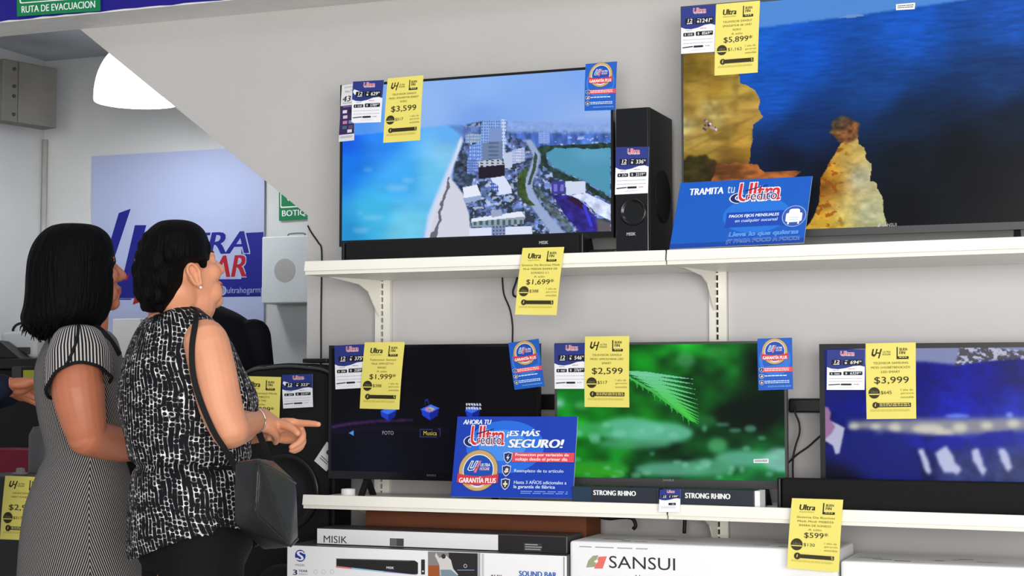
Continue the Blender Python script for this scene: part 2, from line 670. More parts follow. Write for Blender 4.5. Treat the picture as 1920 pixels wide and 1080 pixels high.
# U and H of the emblem
bp([(225, 400), (248, 392), (214, 492), (206, 520), (212, 533), (226, 528), (236, 508), (256, 423), (278, 423), (246, 530), (236, 556), (216, 566), (192, 562), (186, 536), (194, 500)], NAVY)
bp([(236, 526), (250, 508), (247, 526)], LRED)
bp([(182, 563), (250, 563), (262, 520), (275, 520), (250, 563), (248, 561), (182, 562)], NAVY)
bp([(222, 560), (247, 560), (262, 512), (282, 440), (268, 440), (240, 533), (228, 533)], NAVY)
bp([(252, 572), (270, 566), (300, 470), (282, 470)], LRED)
def btext(tx, x0, y0, x1, y1, col, **k):
    a_, b_ = B(x0, y0), B(x1, y1)
    pr.text(tx, a_[0], a_[1], b_[0], b_[1], col, slope=-.0, **k)
btext('ULTRA', 284, 441, 468, 476, NAVY, bold=.028, shear=.22, outline=[(PALE, .03)])
btext('HOGAR', 296, 484, 463, 520, LRED, bold=.028, shear=.22, outline=[(PALE, .03)])
a_ = B(467, 516)
pr.ring(a_[0], a_[1], .010, .012, NAVY, 20); pr.text('R', a_[0] - .009, a_[1] - .008, a_[0] + .009, a_[1] + .008, NAVY)
a_ = B(421, 546)
pr.disc(a_[0], a_[1], .024, (150, 165, 205)); pr.ring(a_[0], a_[1], .011, .014, (60, 80, 160)); pr.ring(a_[0], a_[1], .003, .006, (60, 80, 160))
btext('ultrahogarmx', 430, 540, 497, 553, (160, 172, 220))
o = sheet('shop_banner', pr, cs, PALE, thick=.006, m=M_PRINT, lift=.0006)
tag(o, 'large pale blue shop banner with a blue and red logo on the rear wall', 'banner')

# white first aid cabinet with a grey round mark, and its carrying handle
YC = 6.86
ca, cb = atY(491, 444, YC), atY(597, 567, YC)
t = thing('first_aid_cabinet', 'white metal wall cabinet with a faded grey disc, left of the stair wall edge', 'cabinet', ((ca[0] + cb[0]) / 2, YC + .06, cb[2]))
b = MB(); b.box(ca[0], cb[0], YC, YB - .004, cb[2], ca[2])
obj('body', b, mat('white_enamel', (206, 212, 216), 0.45, 0.35), t, bevel=.006)
cd = atY(534, 507, YC)
b = MB(); b.lathe((cd[0], YC + .0005, cd[2]), [(.056, 0), (.056, .002), (.05, .0025)], 36, axis=(0, -1, 0))
obj('round_mark', b, mat('grey_faded_vinyl', (168, 168, 167), .6, .3, var=.04, vscale=20), t)
b = MB(); hx0, hx1, hz = atY(531, 440, YC)[0], atY(562, 440, YC)[0], ca[2]
b.tube(catmull([(hx0, YC + .05, hz), (hx0 + .006, YC + .05, hz + .014), (hx1 - .006, YC + .05, hz + .014), (hx1, YC + .05, hz)], 4), .004, 8)
obj('handle', b, M_MGREY, t, smooth=True)

# ------------------------------------------------------------------ shelving
ZU, ZL = 1.561, 0.808                    # top edge of the front lips
XS = -1.350
BAY = 1.218
XU = (atY(718, 600, YW - .03)[0], atY(1347, 600, YW - .03)[0])
def shelf(name, x0, x1, z, yl, yr, label, lip=.033):
    t = thing(name, label, 'shelf', ((x0 + x1) / 2, YW - .02, z - .05), 'cream steel shelves of the display wall')
    g = .003
    x0, x1 = x0 + g, x1 - g
    yb = YW - .032
    b = MB()
    # deck, front lip leaning a little, and turned-in lower edge
    b.hexa([(x0, yl + .006, z - .044), (x1, yr + .006, z - .044), (x1, yb, z - .044), (x0, yb, z - .044),
            (x0, yl + .006, z - .012), (x1, yr + .006, z - .012), (x1, yb, z - .012), (x0, yb, z - .012)])
    obj('deck', b, M_SHELF, t)
    b = MB()
    b.hexa([(x0, yl - .004, z - lip), (x1, yr - .004, z - lip), (x1, yr + .016, z - lip), (x0, yl + .016, z - lip),
            (x0, yl + .002, z), (x1, yr + .002, z), (x1, yr + .010, z), (x0, yl + .010, z)])
    obj('front_lip', b, M_SHELF, t, bevel=.002)
    ends = [(x0 + .001, yl)] + ([(x1 - .004, yr)] if x1 > -1 else [])   # the middle upright carries both neighbours on one bracket
    for x, y in ends:
        b = MB()
        pts = [(x, y + .017, z - .030), (x, y + .017, z - lip), (x, yb - .10, z - .062), (x, yb - .055, z - .085), (x, yb - .004, z - .165), (x, yb + .006, z - .165), (x, yb + .006, z - .030)]
        near = min(XU, key=lambda q_: abs(q_ - x))
        dx = (near - x + (-.010 if near > x else .006)) if abs(near - x) < .2 else 0.0
        if x > x0 + .5: dx = 0.0
        pts = [(px + dx * max(0, (py - y - .017) / (yb - y)), py, pz) for px, py, pz in pts]
        b.prism(pts, (.004, 0, 0))
        obj('bracket', b, M_SHELF, t)
    return t
shelf('display_shelf', XS - BAY, XS, ZU, YF, YF, 'upper cream shelf carrying the beach-scene television and the tower subwoofer')
shelf('display_shelf', XS, XS + 1.3, ZU, YF - .005, YF - .09, 'upper cream shelf under the largest television at the top right')
shelf('display_shelf', XS - BAY, XS, ZL, YF, YF, 'lower cream shelf with the dark-screened television and the blue guarantee sign')
shelf('display_shelf', XS, XS + 1.3, ZL, YF - .005, YF - .09, 'lower cream shelf at right under the long black sound bar')

def upright(x, label):
    t = thing('shelf_upright', label, 'shelf upright', (x, YW - .012, 0), 'slotted uprights of the shelving')
    b = MB()
    y0 = YW - .030
    b.box(x - .030, x - .008, y0, YW - .001, 0, ZU - .02)
    b.box(x + .000, x + .026, y0, YW - .001, 0, ZU - .02)
    b.box(x - .008, x + .000, y0 + .012, YW - .001, 0, ZU - .02, 1)
    z = .05
    while z < ZU - .05:
        b.box(x - .0082, x + .0002, y0, y0 + .011, z, z + .007)
        z += .0235
    obj('slotted_post', b, [M_SHELF, M_BLACKM], t)
    return t
xu0, xu1 = atY(718, 600, YW - .03)[0], atY(1347, 600, YW - .03)[0]
upright(xu0, 'white slotted shelf upright above the dark-screened television')
upright(xu1, 'white slotted shelf upright above the fern-scene television')
# smooth back panels between the uprights
for i, (x0, x1, lb) in enumerate(((xu0 + .027, xu1 - .031, 'light grey back panel between the two slotted uprights'),
                                  (xu1 + .027, 1.0, 'light grey back panel right of the second slotted upright'))):
    t = thing('back_panel', lb, 'panel', ((x0 + x1) / 2, YW - .008, 0), 'back panels of the shelving')
    zj = atY(1500, 768, YW - .012)[2]
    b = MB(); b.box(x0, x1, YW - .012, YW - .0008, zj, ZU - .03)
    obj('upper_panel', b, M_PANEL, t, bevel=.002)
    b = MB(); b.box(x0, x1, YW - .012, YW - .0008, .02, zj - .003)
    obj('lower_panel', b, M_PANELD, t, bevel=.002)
# ------------------------------------------------------------------ pictures shown on the televisions (light they give off)
def vnoise(W, H, sx, sy, seed, octv=3):
    rs = np.random.RandomState(seed)
    out = np.zeros((H, W)); amp = 1.0; tot = 0
    for o in range(octv):
        gx, gy = max(2, int(sx * 2 ** o)) + 2, max(2, int(sy * 2 ** o)) + 2
        g = rs.rand(gy, gx)
        x = np.linspace(0, gx - 1.001, W); y = np.linspace(0, gy - 1.001, H)
        xi, yi = x.astype(int), y.astype(int)
        fx, fy = x - xi, y - yi
        fx, fy = fx * fx * (3 - 2 * fx), fy * fy * (3 - 2 * fy)
        a = g[yi][:, xi]; b_ = g[yi][:, xi + 1]; c = g[yi + 1][:, xi]; d = g[yi + 1][:, xi + 1]
        out += amp * ((a * (1 - fx) + b_ * fx) * (1 - fy)[:, None] + (c * (1 - fx) + d * fx) * fy[:, None])
        tot += amp; amp *= .5
    return out / tot


class Canvas:
    def __init__(s, W, H, x0, x1, z0, z1, Y, col):
        s.W, s.H, s.q = W, H, (x0, x1, z0, z1, Y)
        s.img = np.ones((H, W, 3)) * (np.array(col) / 255)
        s.X, s.Y = np.meshgrid(np.linspace(0, 1, W), np.linspace(0, 1, H))

    def n(s, px, py):
        p = atY(px, py, s.q[4])
        return (p[0] - s.q[0]) / (s.q[1] - s.q[0]), (s.q[3] - p[2]) / (s.q[3] - s.q[2])

    def mask(s, pts, soft=0, wob=0, seed=0):
        P = [s.n(*p) for p in pts]
        X, Y = s.X, s.Y
        if wob:
            X = X + (vnoise(s.W, s.H, 30, 18, seed) - .5) * wob
            Y = Y + (vnoise(s.W, s.H, 30, 18, seed + 1) - .5) * wob * 1.7
        m = np.zeros(X.shape, bool)
        j = len(P) - 1
        for i in range(len(P)):
            xi, yi = P[i]; xj, yj = P[j]
            if yi != yj:
                m ^= ((yi > Y) != (yj > Y)) & (X < (xj - xi) * (Y - yi) / (yj - yi) + xi)
            j = i
        m = m.astype(float)
        return s.blur(m, soft) if soft else m

    def blur(s, m, r):
        r = int(r)
        for _ in range(2):
            for ax in (0, 1):
                pad = [(0, 0)] * m.ndim; pad[ax] = (r + 1, r)
                c = np.cumsum(np.pad(m, pad, mode='edge'), axis=ax)
                m = (np.take(c, range(2 * r + 1, c.shape[ax]), ax) - np.take(c, range(0, c.shape[ax] - 2 * r - 1), ax)) / (2 * r + 1)
        return m

    def put(s, m, col, a=1.0):
        c = np.asarray(col, float)
        if c.max() > 1.5: c = c / 255
        s.img = s.img * (1 - (m * a)[..., None]) + c * (m * a)[..., None]

    def poly(s, pts, col, a=1.0, soft=0, wob=0, seed=0):
        m = s.mask(pts, soft, wob, seed); s.put(m, col, a); return m

    def ell(s, px, py, rx, ry, col, a=1.0, soft=0):
        s.poly([(px + rx * math.cos(t), py + ry * math.sin(t)) for t in np.linspace(0, 2 * PI, 22)[:-1]], col, a, soft)

    def grad(s, pts):
        """scattered colour points (px,py,rgb), smooth inverse distance fill"""
        num = np.zeros((s.H, s.W, 3)); den = np.zeros((s.H, s.W))
        for px, py, c in pts:
            u_, v_ = s.n(px, py)
            w = 1 / (((s.X - u_) * 1.78) ** 2 + (s.Y - v_) ** 2 + .002) ** 1.6
            num += w[..., None] * np.array(c) / 255; den += w
        return num / den[..., None]

    def tex(s, m, amt, sx, sy, seed, octv=4):
        k = 1 + (vnoise(s.W, s.H, sx, sy, seed, octv) - .5) * 2 * amt
        s.img = s.img * (1 - m[..., None]) + s.img * k[..., None] * m[..., None]


def screen_mesh(name, cv, parent, extra=None):
    x0, x1, z0, z1, Y = cv.q
    W, H = cv.W, cv.H
    org = world_loc(parent)
    X, Z = np.meshgrid(np.linspace(x0, x1, W), np.linspace(z1, z0, H))
    V = np.stack([X.ravel(), np.full(W * H, Y), Z.ravel()], 1)
    i = np.arange(H - 1)[:, None] * W + np.arange(W - 1)[None, :]
    F = np.stack([i, i + W, i + W + 1, i + 1], -1).reshape(-1, 4)
    img = np.clip(cv.img, 0, 1).reshape(-1, 3)
    col = np.where(img <= .04045, img / 12.92, ((img + .055) / 1.055) ** 2.4)
    Vl, Fl, Cl = V.tolist(), F.tolist(), col.tolist()
    for tV, tF, c in (extra or []):
        k = len(Vl)
        Vl += [list(p) for p in tV]; Fl += [[k + q for q in f] for f in tF]; Cl += [list(lin(c))] * len(tV)
    me = bpy.data.meshes.new(name)
    me.from_pydata([tuple(np.array(p) - org) for p in Vl], [], Fl)
    me.materials.append(M_SCREEN)
    ca = me.color_attributes.new('Col', 'FLOAT_COLOR', 'POINT')
    buf = np.ones((len(Vl), 4), dtype=np.float32); buf[:, :3] = np.array(Cl)
    ca.data.foreach_set('color', buf.ravel())
    me.update()
    o = bpy.data.objects.new(name, me); COL.objects.link(o); o.parent = parent
    return o


def text3d(t, a, b_, Y, bold=0.0, shear=0.0, slope=None):
    """lettering between pixel a (top-left) and b (bottom-right) on plane y=Y"""
    V, F = text_mesh(t, bold, shear)
    x0, x1, y0, y1 = bbox(V)
    A, B_ = atY(a[0], a[1], Y), atY(b_[0], b_[1], Y)
    zt = A[2]; zb_ = atY(a[0], b_[1] - (0 if slope is None else slope), Y)[2]
    return [(A[0] + (p[0] - x0) / (x1 - x0) * (B_[0] - A[0]), Y, zb_ + (p[1] - y0) / (y1 - y0) * (zt - zb_)) for p in V], F


def logo_part(name, parent, t, a, b_, Y, col, **k):
    V, F = text3d(t, a, b_, Y, **k)
    m = MB(); m.add(V, F)
    return obj(name, m, mat('print_' + '%02x%02x%02x' % tuple(col), col, .5, .3), parent)


def television(label, x0, x1, z0, z1, Y, bz, chin, M_fr, feet, zdeck, cvfun, W, H, extra=None, depth=.055, back=True):
    t = thing('television', label, 'television', ((x0 + x1) / 2, Y + .04, zdeck), 'flat televisions on the display wall')
    b = MB()
    # bezel ring standing a little proud of the panel
    o = [(x0, z0), (x1, z0), (x1, z1), (x0, z1)]
    i_ = [(x0 + bz, z0 + chin), (x1 - bz, z0 + chin), (x1 - bz, z1 - bz), (x0 + bz, z1 - bz)]
    V = [(x, Y, z) for x, z in o] + [(x, Y, z) for x, z in i_] + [(x, Y + .006, z) for x, z in i_] + [(x, Y + .022, z) for x, z in o]
    F = []
    for k in range(4):
        j = (k + 1) % 4
        F += [(k, j, 4 + j, 4 + k), (4 + k, 4 + j, 8 + j, 8 + k), (12 + k, 12 + j, j, k)]
    F.append((15, 14, 13, 12))
    b.add(V, F)
    obj('bezel', b, M_fr, t)
    b = MB()
    ix, iz = (x1 - x0) * .12, (z1 - z0) * .16
    b.hexa([(x0 + .01, Y + .0225, z0 + .01), (x1 - .01, Y + .0225, z0 + .01), (x1 - ix, Y + depth + .022, z0 + .03), (x0 + ix, Y + depth + .022, z0 + .03),
            (x0 + .01, Y + .0225, z1 - .01), (x1 - .01, Y + .0225, z1 - .01), (x1 - ix, Y + depth + .022, z1 - iz), (x0 + ix, Y + depth + .022, z1 - iz)])
    obj('back_housing', b, M_BLACKM, t, bevel=.004)
    cv = Canvas(W, H, x0 + bz, x1 - bz, z0 + chin, z1 - bz, Y + .004, (0, 0, 0))
    ex = cvfun(cv)
    screen_mesh('screen', cv, t, ex)
    for fx in feet:
        b = MB()
        zz = z0 + .004
        for sgn in (-1, 1):
            b.hexa([(fx - .009, Y + .015 + sgn * .045 - .008, zdeck), (fx + .009, Y + .015 + sgn * .045 - .008, zdeck), (fx + .009, Y + .015 + sgn * .045 + .008, zdeck), (fx - .009, Y + .015 + sgn * .045 + .008, zdeck),
                    (fx - .009, Y + .008, zz), (fx + .009, Y + .008, zz), (fx + .009, Y + .021, zz), (fx - .009, Y + .021, zz)])
        obj('foot', b, M_BLACKM, t)
    return t


def paint_beach(c):
    c.img = c.grad([(640, 170, (150, 186, 238)), (800, 200, (142, 180, 238)), (1140, 140, (120, 165, 240)), (900, 160, (138, 178, 240)), (1140, 225, (150, 180, 232)), (900, 228, (120, 160, 232)), (660, 230, (75, 145, 236))])
    sea = c.mask([(600, 262), (838, 234), (872, 234), (862, 262), (846, 300), (833, 330), (816, 370), (802, 405), (792, 450), (780, 500), (600, 500)], 1)
    g = c.grad([(645, 270, (16, 92, 226)), (645, 310, (20, 120, 232)), (720, 260, (40, 132, 238)), (760, 330, (62, 168, 240)), (840, 250, (96, 170, 240)), (810, 330, (104, 196, 240)), (700, 400, (62, 184, 232)), (650, 440, (36, 140, 200)), (760, 430, (110, 200, 232)), (830, 290, (130, 200, 240))])
    n1 = vnoise(c.W, c.H, 9, 14, 5)
    c.img = c.img * (1 - sea[..., None]) + (g * (1 + (n1 - .5)[..., None] * .12)) * sea[..., None]
    for e in ((700, 408, 20, 5), (676, 432, 16, 5), (690, 318, 9, 3), (745, 352, 22, 6), (765, 338, 12, 5), (676, 400, 6, 3)):
        c.ell(*e, (150, 205, 238), .45, 3)
    # sand
    sand = c.poly([(872, 238), (866, 262), (857, 290), (849, 312), (845, 332), (856, 348), (868, 362), (880, 400), (890, 460), (796, 460), (808, 410), (822, 372), (838, 335), (846, 312), (852, 300), (862, 262)], (206, 208, 224), 1, 1)
    c.poly([(862, 262), (846, 300), (833, 330), (816, 370), (802, 405), (794, 450), (800, 450), (812, 405), (826, 370), (842, 330), (856, 300), (870, 262)], (226, 234, 244), .7, 2)
    c.poly([(838, 336), (830, 366), (824, 396), (812, 430), (806, 452), (816, 452), (822, 425), (830, 396), (836, 366), (842, 336)], (84, 84, 98), .85, 0, .03, 3)
    # land under the town
    land = c.poly([(864, 236), (905, 228), (1145, 232), (1150, 470), (886, 470), (880, 400), (868, 362), (852, 340), (850, 316), (860, 290), (870, 262)], (92, 112, 164), 1, 1)
    c.tex(land, .8, 60, 40, 11, 3)
    m = ((vnoise(c.W, c.H, 60, 44, 23, 2) > .57).astype(float)) * land
    c.put(m, (34, 48, 58), .8)
    m = ((vnoise(c.W, c.H, 70, 50, 29, 2) > .70).astype(float)) * land
    c.put(m, (205, 214, 236), .7)
    m = c.poly([(858, 296), (874, 284), (884, 350), (862, 350), (848, 336)], (52, 66, 84), .8, 1, .01, 33); c.tex(m, .8, 70, 50, 34)
    c.poly([(838, 235), (900, 236), (900, 262), (872, 262), (856, 246)], (88, 122, 192), .8, 2)
    # far shore and lagoon
    far = c.poly([(948, 250), (1010, 246), (1060, 250), (1145, 246), (1145, 278), (1020, 282), (990, 268)], (70, 104, 184), 1, 2)
    c.tex(far, .5, 60, 10, 31, 3)
    m = ((vnoise(c.W, c.H, 60, 50, 41, 2) > .62).astype(float)) * c.mask([(1040, 256), (1145, 256), (1145, 272), (1040, 274)], 1)
    c.put(m, (180, 198, 240), .8)
    c.poly([(948, 228), (1148, 220), (1148, 250), (1080, 248), (1000, 248), (948, 248)], (138, 170, 232), .9, 2)
    c.poly([(1022, 290), (1040, 276), (1145, 276), (1145, 368), (1098, 340), (1062, 325), (1036, 312)], (78, 148, 178), 1, 1)
    c.poly([(1070, 276), (1145, 278), (1145, 300), (1090, 300)], (104, 170, 206), .6, 8)
    for q in ([(1008, 280), (1018, 274), (1145, 268), (1145, 278), (1040, 279), (1024, 288), (1028, 312), (1062, 328), (1100, 344), (1148, 372), (1148, 380), (1090, 352), (1040, 330), (1016, 310)],):
        m = c.poly(q, (38, 62, 52), 1, 0, .015, 5); c.tex(m, .5, 80, 50, 6)
    # hotel towers
    def block(q, col, win=None, nx=8, ny=8):
        m = c.poly(q, col)
        if win is not None:
            xs_, ys_ = [p[0] for p in q], [p[1] for p in q]
            for i in range(nx):
                for j in range(ny):
                    fx, fy = (i + .3) / nx, (j + .3) / ny
                    X0, Y0 = min(xs_) + fx * (max(xs_) - min(xs_)), min(ys_) + fy * (max(ys_) - min(ys_))
                    c.put(c.mask([(X0, Y0), (X0 + .5 * (max(xs_) - min(xs_)) / nx, Y0), (X0 + .5 * (max(xs_) - min(xs_)) / nx, Y0 + .5 * (max(ys_) - min(ys_)) / ny), (X0, Y0 + .5 * (max(ys_) - min(ys_)) / ny)]) * m, win)
    block([(902, 232), (908, 226), (942, 225), (942, 300), (902, 300)], (136, 168, 226), (66, 98, 168), 9, 14)
    block([(940, 224), (949, 224), (946, 296), (940, 300)], (196, 210, 240), (120, 150, 210), 2, 12)
    block([(918, 240), (941, 240), (941, 268), (918, 268)], (122, 148, 200))
    block([(904, 268), (942, 264), (942, 302), (904, 302)], (110, 128, 164), (88, 104, 140), 1, 5)
    block([(872, 254), (884, 250), (902, 252), (902, 268), (872, 268)], (118, 150, 196), (186, 190, 200), 8, 3)
    block([(880, 274), (902, 266), (902, 300), (876, 322)], (96, 132, 214), (176, 200, 240), 7, 8)
    block([(876, 300), (896, 296), (896, 322), (876, 326)], (86, 112, 186), (150, 176, 226), 6, 6)
    block([(944, 288), (960, 284), (960, 314), (944, 316)], (186, 198, 226))
    block([(960, 282), (984, 276), (984, 302), (960, 308)], (158, 172, 212), (222, 228, 244), 7, 6)
    block([(1010, 248), (1030, 246), (1030, 268), (1010, 270)], (138, 164, 226), (104, 132, 206), 5, 6)
    block([(898, 306), (946, 308), (946, 330), (898, 336)], (34, 26, 40)); block([(898, 302), (936, 298), (948, 308), (898, 314)], (186, 192, 208), (60, 60, 70), 5, 3)
    block([(920, 334), (945, 330), (958, 350), (960, 362), (934, 366)], (214, 222, 246)); block([(918, 338), (934, 348), (936, 364), (920, 352)], (70, 96, 180), (190, 206, 246), 5, 4)
    block([(868, 352), (894, 346), (902, 366), (870, 374)], (226, 232, 246)); block([(868, 372), (902, 366), (902, 374), (872, 382)], (150, 166, 206))
    block([(884, 410), (978, 396), (984, 406), (884, 418)], (226, 230, 244)); block([(885, 416), (982, 406), (982, 420), (885, 426)], (140, 158, 170), (70, 96, 100), 9, 1)
    block([(880, 428), (996, 424), (1000, 452), (880, 452)], (214, 222, 244)); block([(922, 424), (948, 422), (948, 440), (922, 442)], (126, 140, 176), (70, 84, 120), 4, 3)
    block([(920, 396), (940, 392), (942, 404), (922, 408)], (150, 164, 196))
    # coast road and its green median
    c.poly([(984, 262), (996, 262), (1014, 290), (1008, 320), (996, 350), (1016, 386), (1062, 440), (1040, 446), (998, 390), (980, 352), (992, 318), (1000, 292)], (150, 168, 206), 1, 1)
    c.poly([(1003, 284), (1008, 292), (1004, 318), (994, 346), (988, 346), (998, 316)], (58, 78, 58), 1, 0, .006, 8)
    m = c.poly([(972, 325), (990, 312), (984, 345), (990, 372), (1004, 384), (992, 386), (972, 366), (968, 345)], (62, 84, 46), 1, 0, .01, 9); c.tex(m, .4, 60, 40, 12)
    m = c.poly([(1000, 352), (1008, 352), (1050, 400), (1076, 428), (1066, 434), (1030, 398)], (84, 98, 104), .9, 0, .01, 14); c.tex(m, .6, 80, 60, 13)
    # mall with violet walls
    block([(1034, 342), (1058, 338), (1060, 362), (1034, 364)], (66, 58, 150), (116, 116, 206), 2, 1)
    block([(1060, 340), (1098, 340), (1098, 362), (1062, 366)], (206, 214, 240))
    m = c.poly([(1036, 366), (1064, 366), (1092, 380), (1118, 408), (1128, 446), (1100, 448), (1060, 404)], (48, 38, 132), 1); c.tex(m, .5, 40, 30, 21)
    m = c.poly([(1062, 372), (1076, 366), (1106, 392), (1100, 398)], (46, 24, 50))
    m = c.poly([(1068, 366), (1100, 362), (1145, 384), (1145, 414), (1118, 400), (1096, 378)], (196, 206, 236)); c.tex(m, .3, 40, 30, 22)
    c.poly([(1118, 410), (1145, 418), (1145, 450), (1122, 446)], (96, 88, 96), 1, 1)
    c.poly([(1092, 384), (1098, 384), (1112, 424), (1106, 426)], (60, 60, 210))
    return [(*text3d('sansui', (1129, 440), (1142, 443), c.q[4] - .0006), (190, 196, 206))]


def paint_coast(c):
    c.img = c.grad([(1430, 60, (20, 96, 206)), (1500, 100, (10, 84, 196)), (1700, 60, (16, 88, 196)), (1900, 30, (26, 84, 180)), (1450, 180, (14, 84, 188)), (1650, 160, (16, 66, 140)), (1880, 150, (22, 56, 110)),
                    (1500, 250, (10, 44, 98)), (1700, 230, (12, 36, 66)), (1900, 230, (14, 28, 46)), (1480, 300, (8, 20, 42)), (1700, 300, (9, 17, 26)), (1550, 340, (6, 13, 22)), (1800, 300, (9, 13, 18)), (1850, 360, (6, 8, 10)), (1900, 320, (10, 13, 17)), (1700, 400, (5, 7, 10)), (1900, 410, (6, 7, 9)), (1470, 400, (8, 14, 22)), (2050, 60, (26, 84, 170)), (2050, 300, (10, 13, 17))])
    full = np.ones((c.H, c.W))
    c.tex(full, .15, 30, 105, 51, 3)
    c.poly([(1270, -60), (2300, -160), (2300, -60), (1920, -16), (1600, 30), (1425, 52), (1270, 70)], (84, 140, 214), .95, 1)
    c.poly([(1270, -60), (2300, -160), (2300, -120), (1270, 0)], (70, 126, 210), .6, 12)
    c.poly([(1570, 34), (1590, 28), (1612, 26), (1622, 29), (1600, 33)], (110, 150, 206), .9)
    # cliff on the left
    pts = [(1270, 95), (1345, 100), (1372, 130), (1386, 142), (1391, 157), (1415, 170), (1424, 187), (1423, 205), (1430, 219), (1411, 234), (1410, 262), (1407, 290), (1402, 306), (1370, 318), (1340, 330), (1270, 350)]
    m = c.mask(pts, 0, .012, 61)
    g = c.grad([(1290, 130, (120, 96, 26)), (1300, 200, (190, 150, 50)), (1340, 170, (150, 116, 30)), (1380, 170, (170, 144, 60)), (1400, 210, (190, 152, 70)), (1330, 205, (188, 176, 120)), (1310, 250, (176, 146, 66)), (1390, 260, (178, 140, 52)), (1300, 300, (150, 120, 40)), (1380, 300, (120, 84, 26)), (1284, 230, (186, 180, 130))])
    k = vnoise(c.W, c.H, 18, 30, 62, 4)
    k2 = vnoise(c.W, c.H, 44, 26, 63, 4)
    c.img = c.img * (1 - m[..., None]) + g * (.72 + .56 * k[..., None]) * m[..., None]
    c.put(m * c.blur((k2 > .64).astype(float), 2), (104, 78, 24), .45)
    for (a_, b_) in (((1290, 280), (1420, 215)), ((1285, 262), (1400, 225)), ((1300, 300), (1405, 250))):
        c.poly([a_, b_, (b_[0], b_[1] + 2), (a_[0], a_[1] + 3)], (120, 88, 30), .6, 1)
    for i in range(12):
        rr_ = random.Random(i); c.ell(1316 + rr_.uniform(0, 28), 230 + rr_.uniform(-6, 14), 2.6, 2.2, random.Random(i + 50).choice([(170, 150, 170), (90, 70, 90), (220, 200, 210), (60, 50, 60)]))
    m = c.poly([(1270, 318), (1290, 292), (1320, 288), (1344, 306), (1362, 330), (1362, 352), (1270, 356)], (52, 46, 14), 1, 1, .02, 65); c.tex(m, .6, 40, 40, 66)
    m = c.poly([(1340, 308), (1400, 306), (1420, 310), (1436, 322), (1500, 318), (1490, 334), (1380, 350), (1330, 350)], (150, 88, 40), 1, 0, .015, 67); c.tex(m, .5, 40, 50, 68)
    c.poly([(1330, 306), (1396, 308), (1380, 330), (1330, 330)], (70, 42, 18), .7, 3)
    # sea stack
    m = c.mask([(1588, 259), (1600, 248), (1607, 251), (1611, 270), (1622, 276), (1625, 298), (1634, 307), (1632, 340), (1643, 345), (1645, 354), (1654, 368), (1654, 390), (1664, 430), (1506, 440), (1518, 418), (1535, 384), (1538, 334), (1552, 315), (1565, 284)], 0, .010, 71)
    g = c.grad([(1560, 330, (196, 134, 24)), (1545, 400, (200, 148, 40)), (1570, 280, (190, 140, 40)), (1590, 300, (206, 176, 92)), (1610, 260, (190, 170, 96)), (1610, 330, (184, 184, 160)), (1620, 400, (190, 192, 160)), (1650, 410, (172, 176, 130)), (1560, 430, (190, 160, 50)), (1545, 350, (120, 66, 12)), (1590, 400, (206, 190, 110))])
    k = vnoise(c.W, c.H, 50, 44, 72, 4)
    c.img = c.img * (1 - m[..., None]) + g * (.74 + .5 * k[..., None]) * m[..., None]
    k2 = vnoise(c.W, c.H, 60, 50, 75, 3)
    c.put(m * (k2 > .64) * c.mask([(1520, 270), (1590, 240), (1576, 440), (1500, 440)], 6), (140, 66, 8), .7)
    m = c.mask([(1560, 250), (1562, 226), (1576, 214), (1594, 216), (1612, 228), (1616, 240), (1606, 254), (1590, 262), (1572, 262)], 1, .03, 73)
    g = c.grad([(1570, 230, (70, 66, 50)), (1606, 240, (150, 86, 50)), (1575, 256, (130, 80, 34)), (1590, 222, (80, 60, 44))])
    c.img = c.img * (1 - m[..., None]) + g * (.5 + 1.0 * vnoise(c.W, c.H, 90, 60, 74, 2)[..., None]) * m[..., None]
    return []


def cube_icon(c, px, py, r, kind):
    c.poly([(px - r, py - r * .2), (px + r * .1, py - r * .75), (px + r, py - r * .35), (px - r * .05, py + r * .2)], (60, 110, 226))
    c.poly([(px - r, py - r * .2), (px - r * .05, py + r * .2), (px + r * .05, py + r), (px - r * .8, py + r * .5)], (30, 60, 190))
    c.poly([(px - r * .05, py + r * .2), (px + r, py - r * .35), (px + r * .85, py + r * .5), (px + r * .05, py + r)], (16, 34, 140))
    if kind == 'disc':
        c.ell(px, py - r * .2, r * .5, r * .26, (190, 120, 160)); c.ell(px + r * .15, py - r * .26, r * .25, r * .14, (120, 200, 120)); c.ell(px, py - r * .2, r * .1, r * .07, (30, 60, 190))
        c.poly([(px - r * .6, py - r * 1.25), (px - r * .2, py - r * 1.4), (px - r * .1, py - r * .8), (px - r * .2, py - r * .8), (px - r * .28, py - r * 1.15), (px - r * .5, py - r * 1.05), (px - r * .45, py - r * .6), (px - r * .6, py - r * .6)], (30, 40, 110))


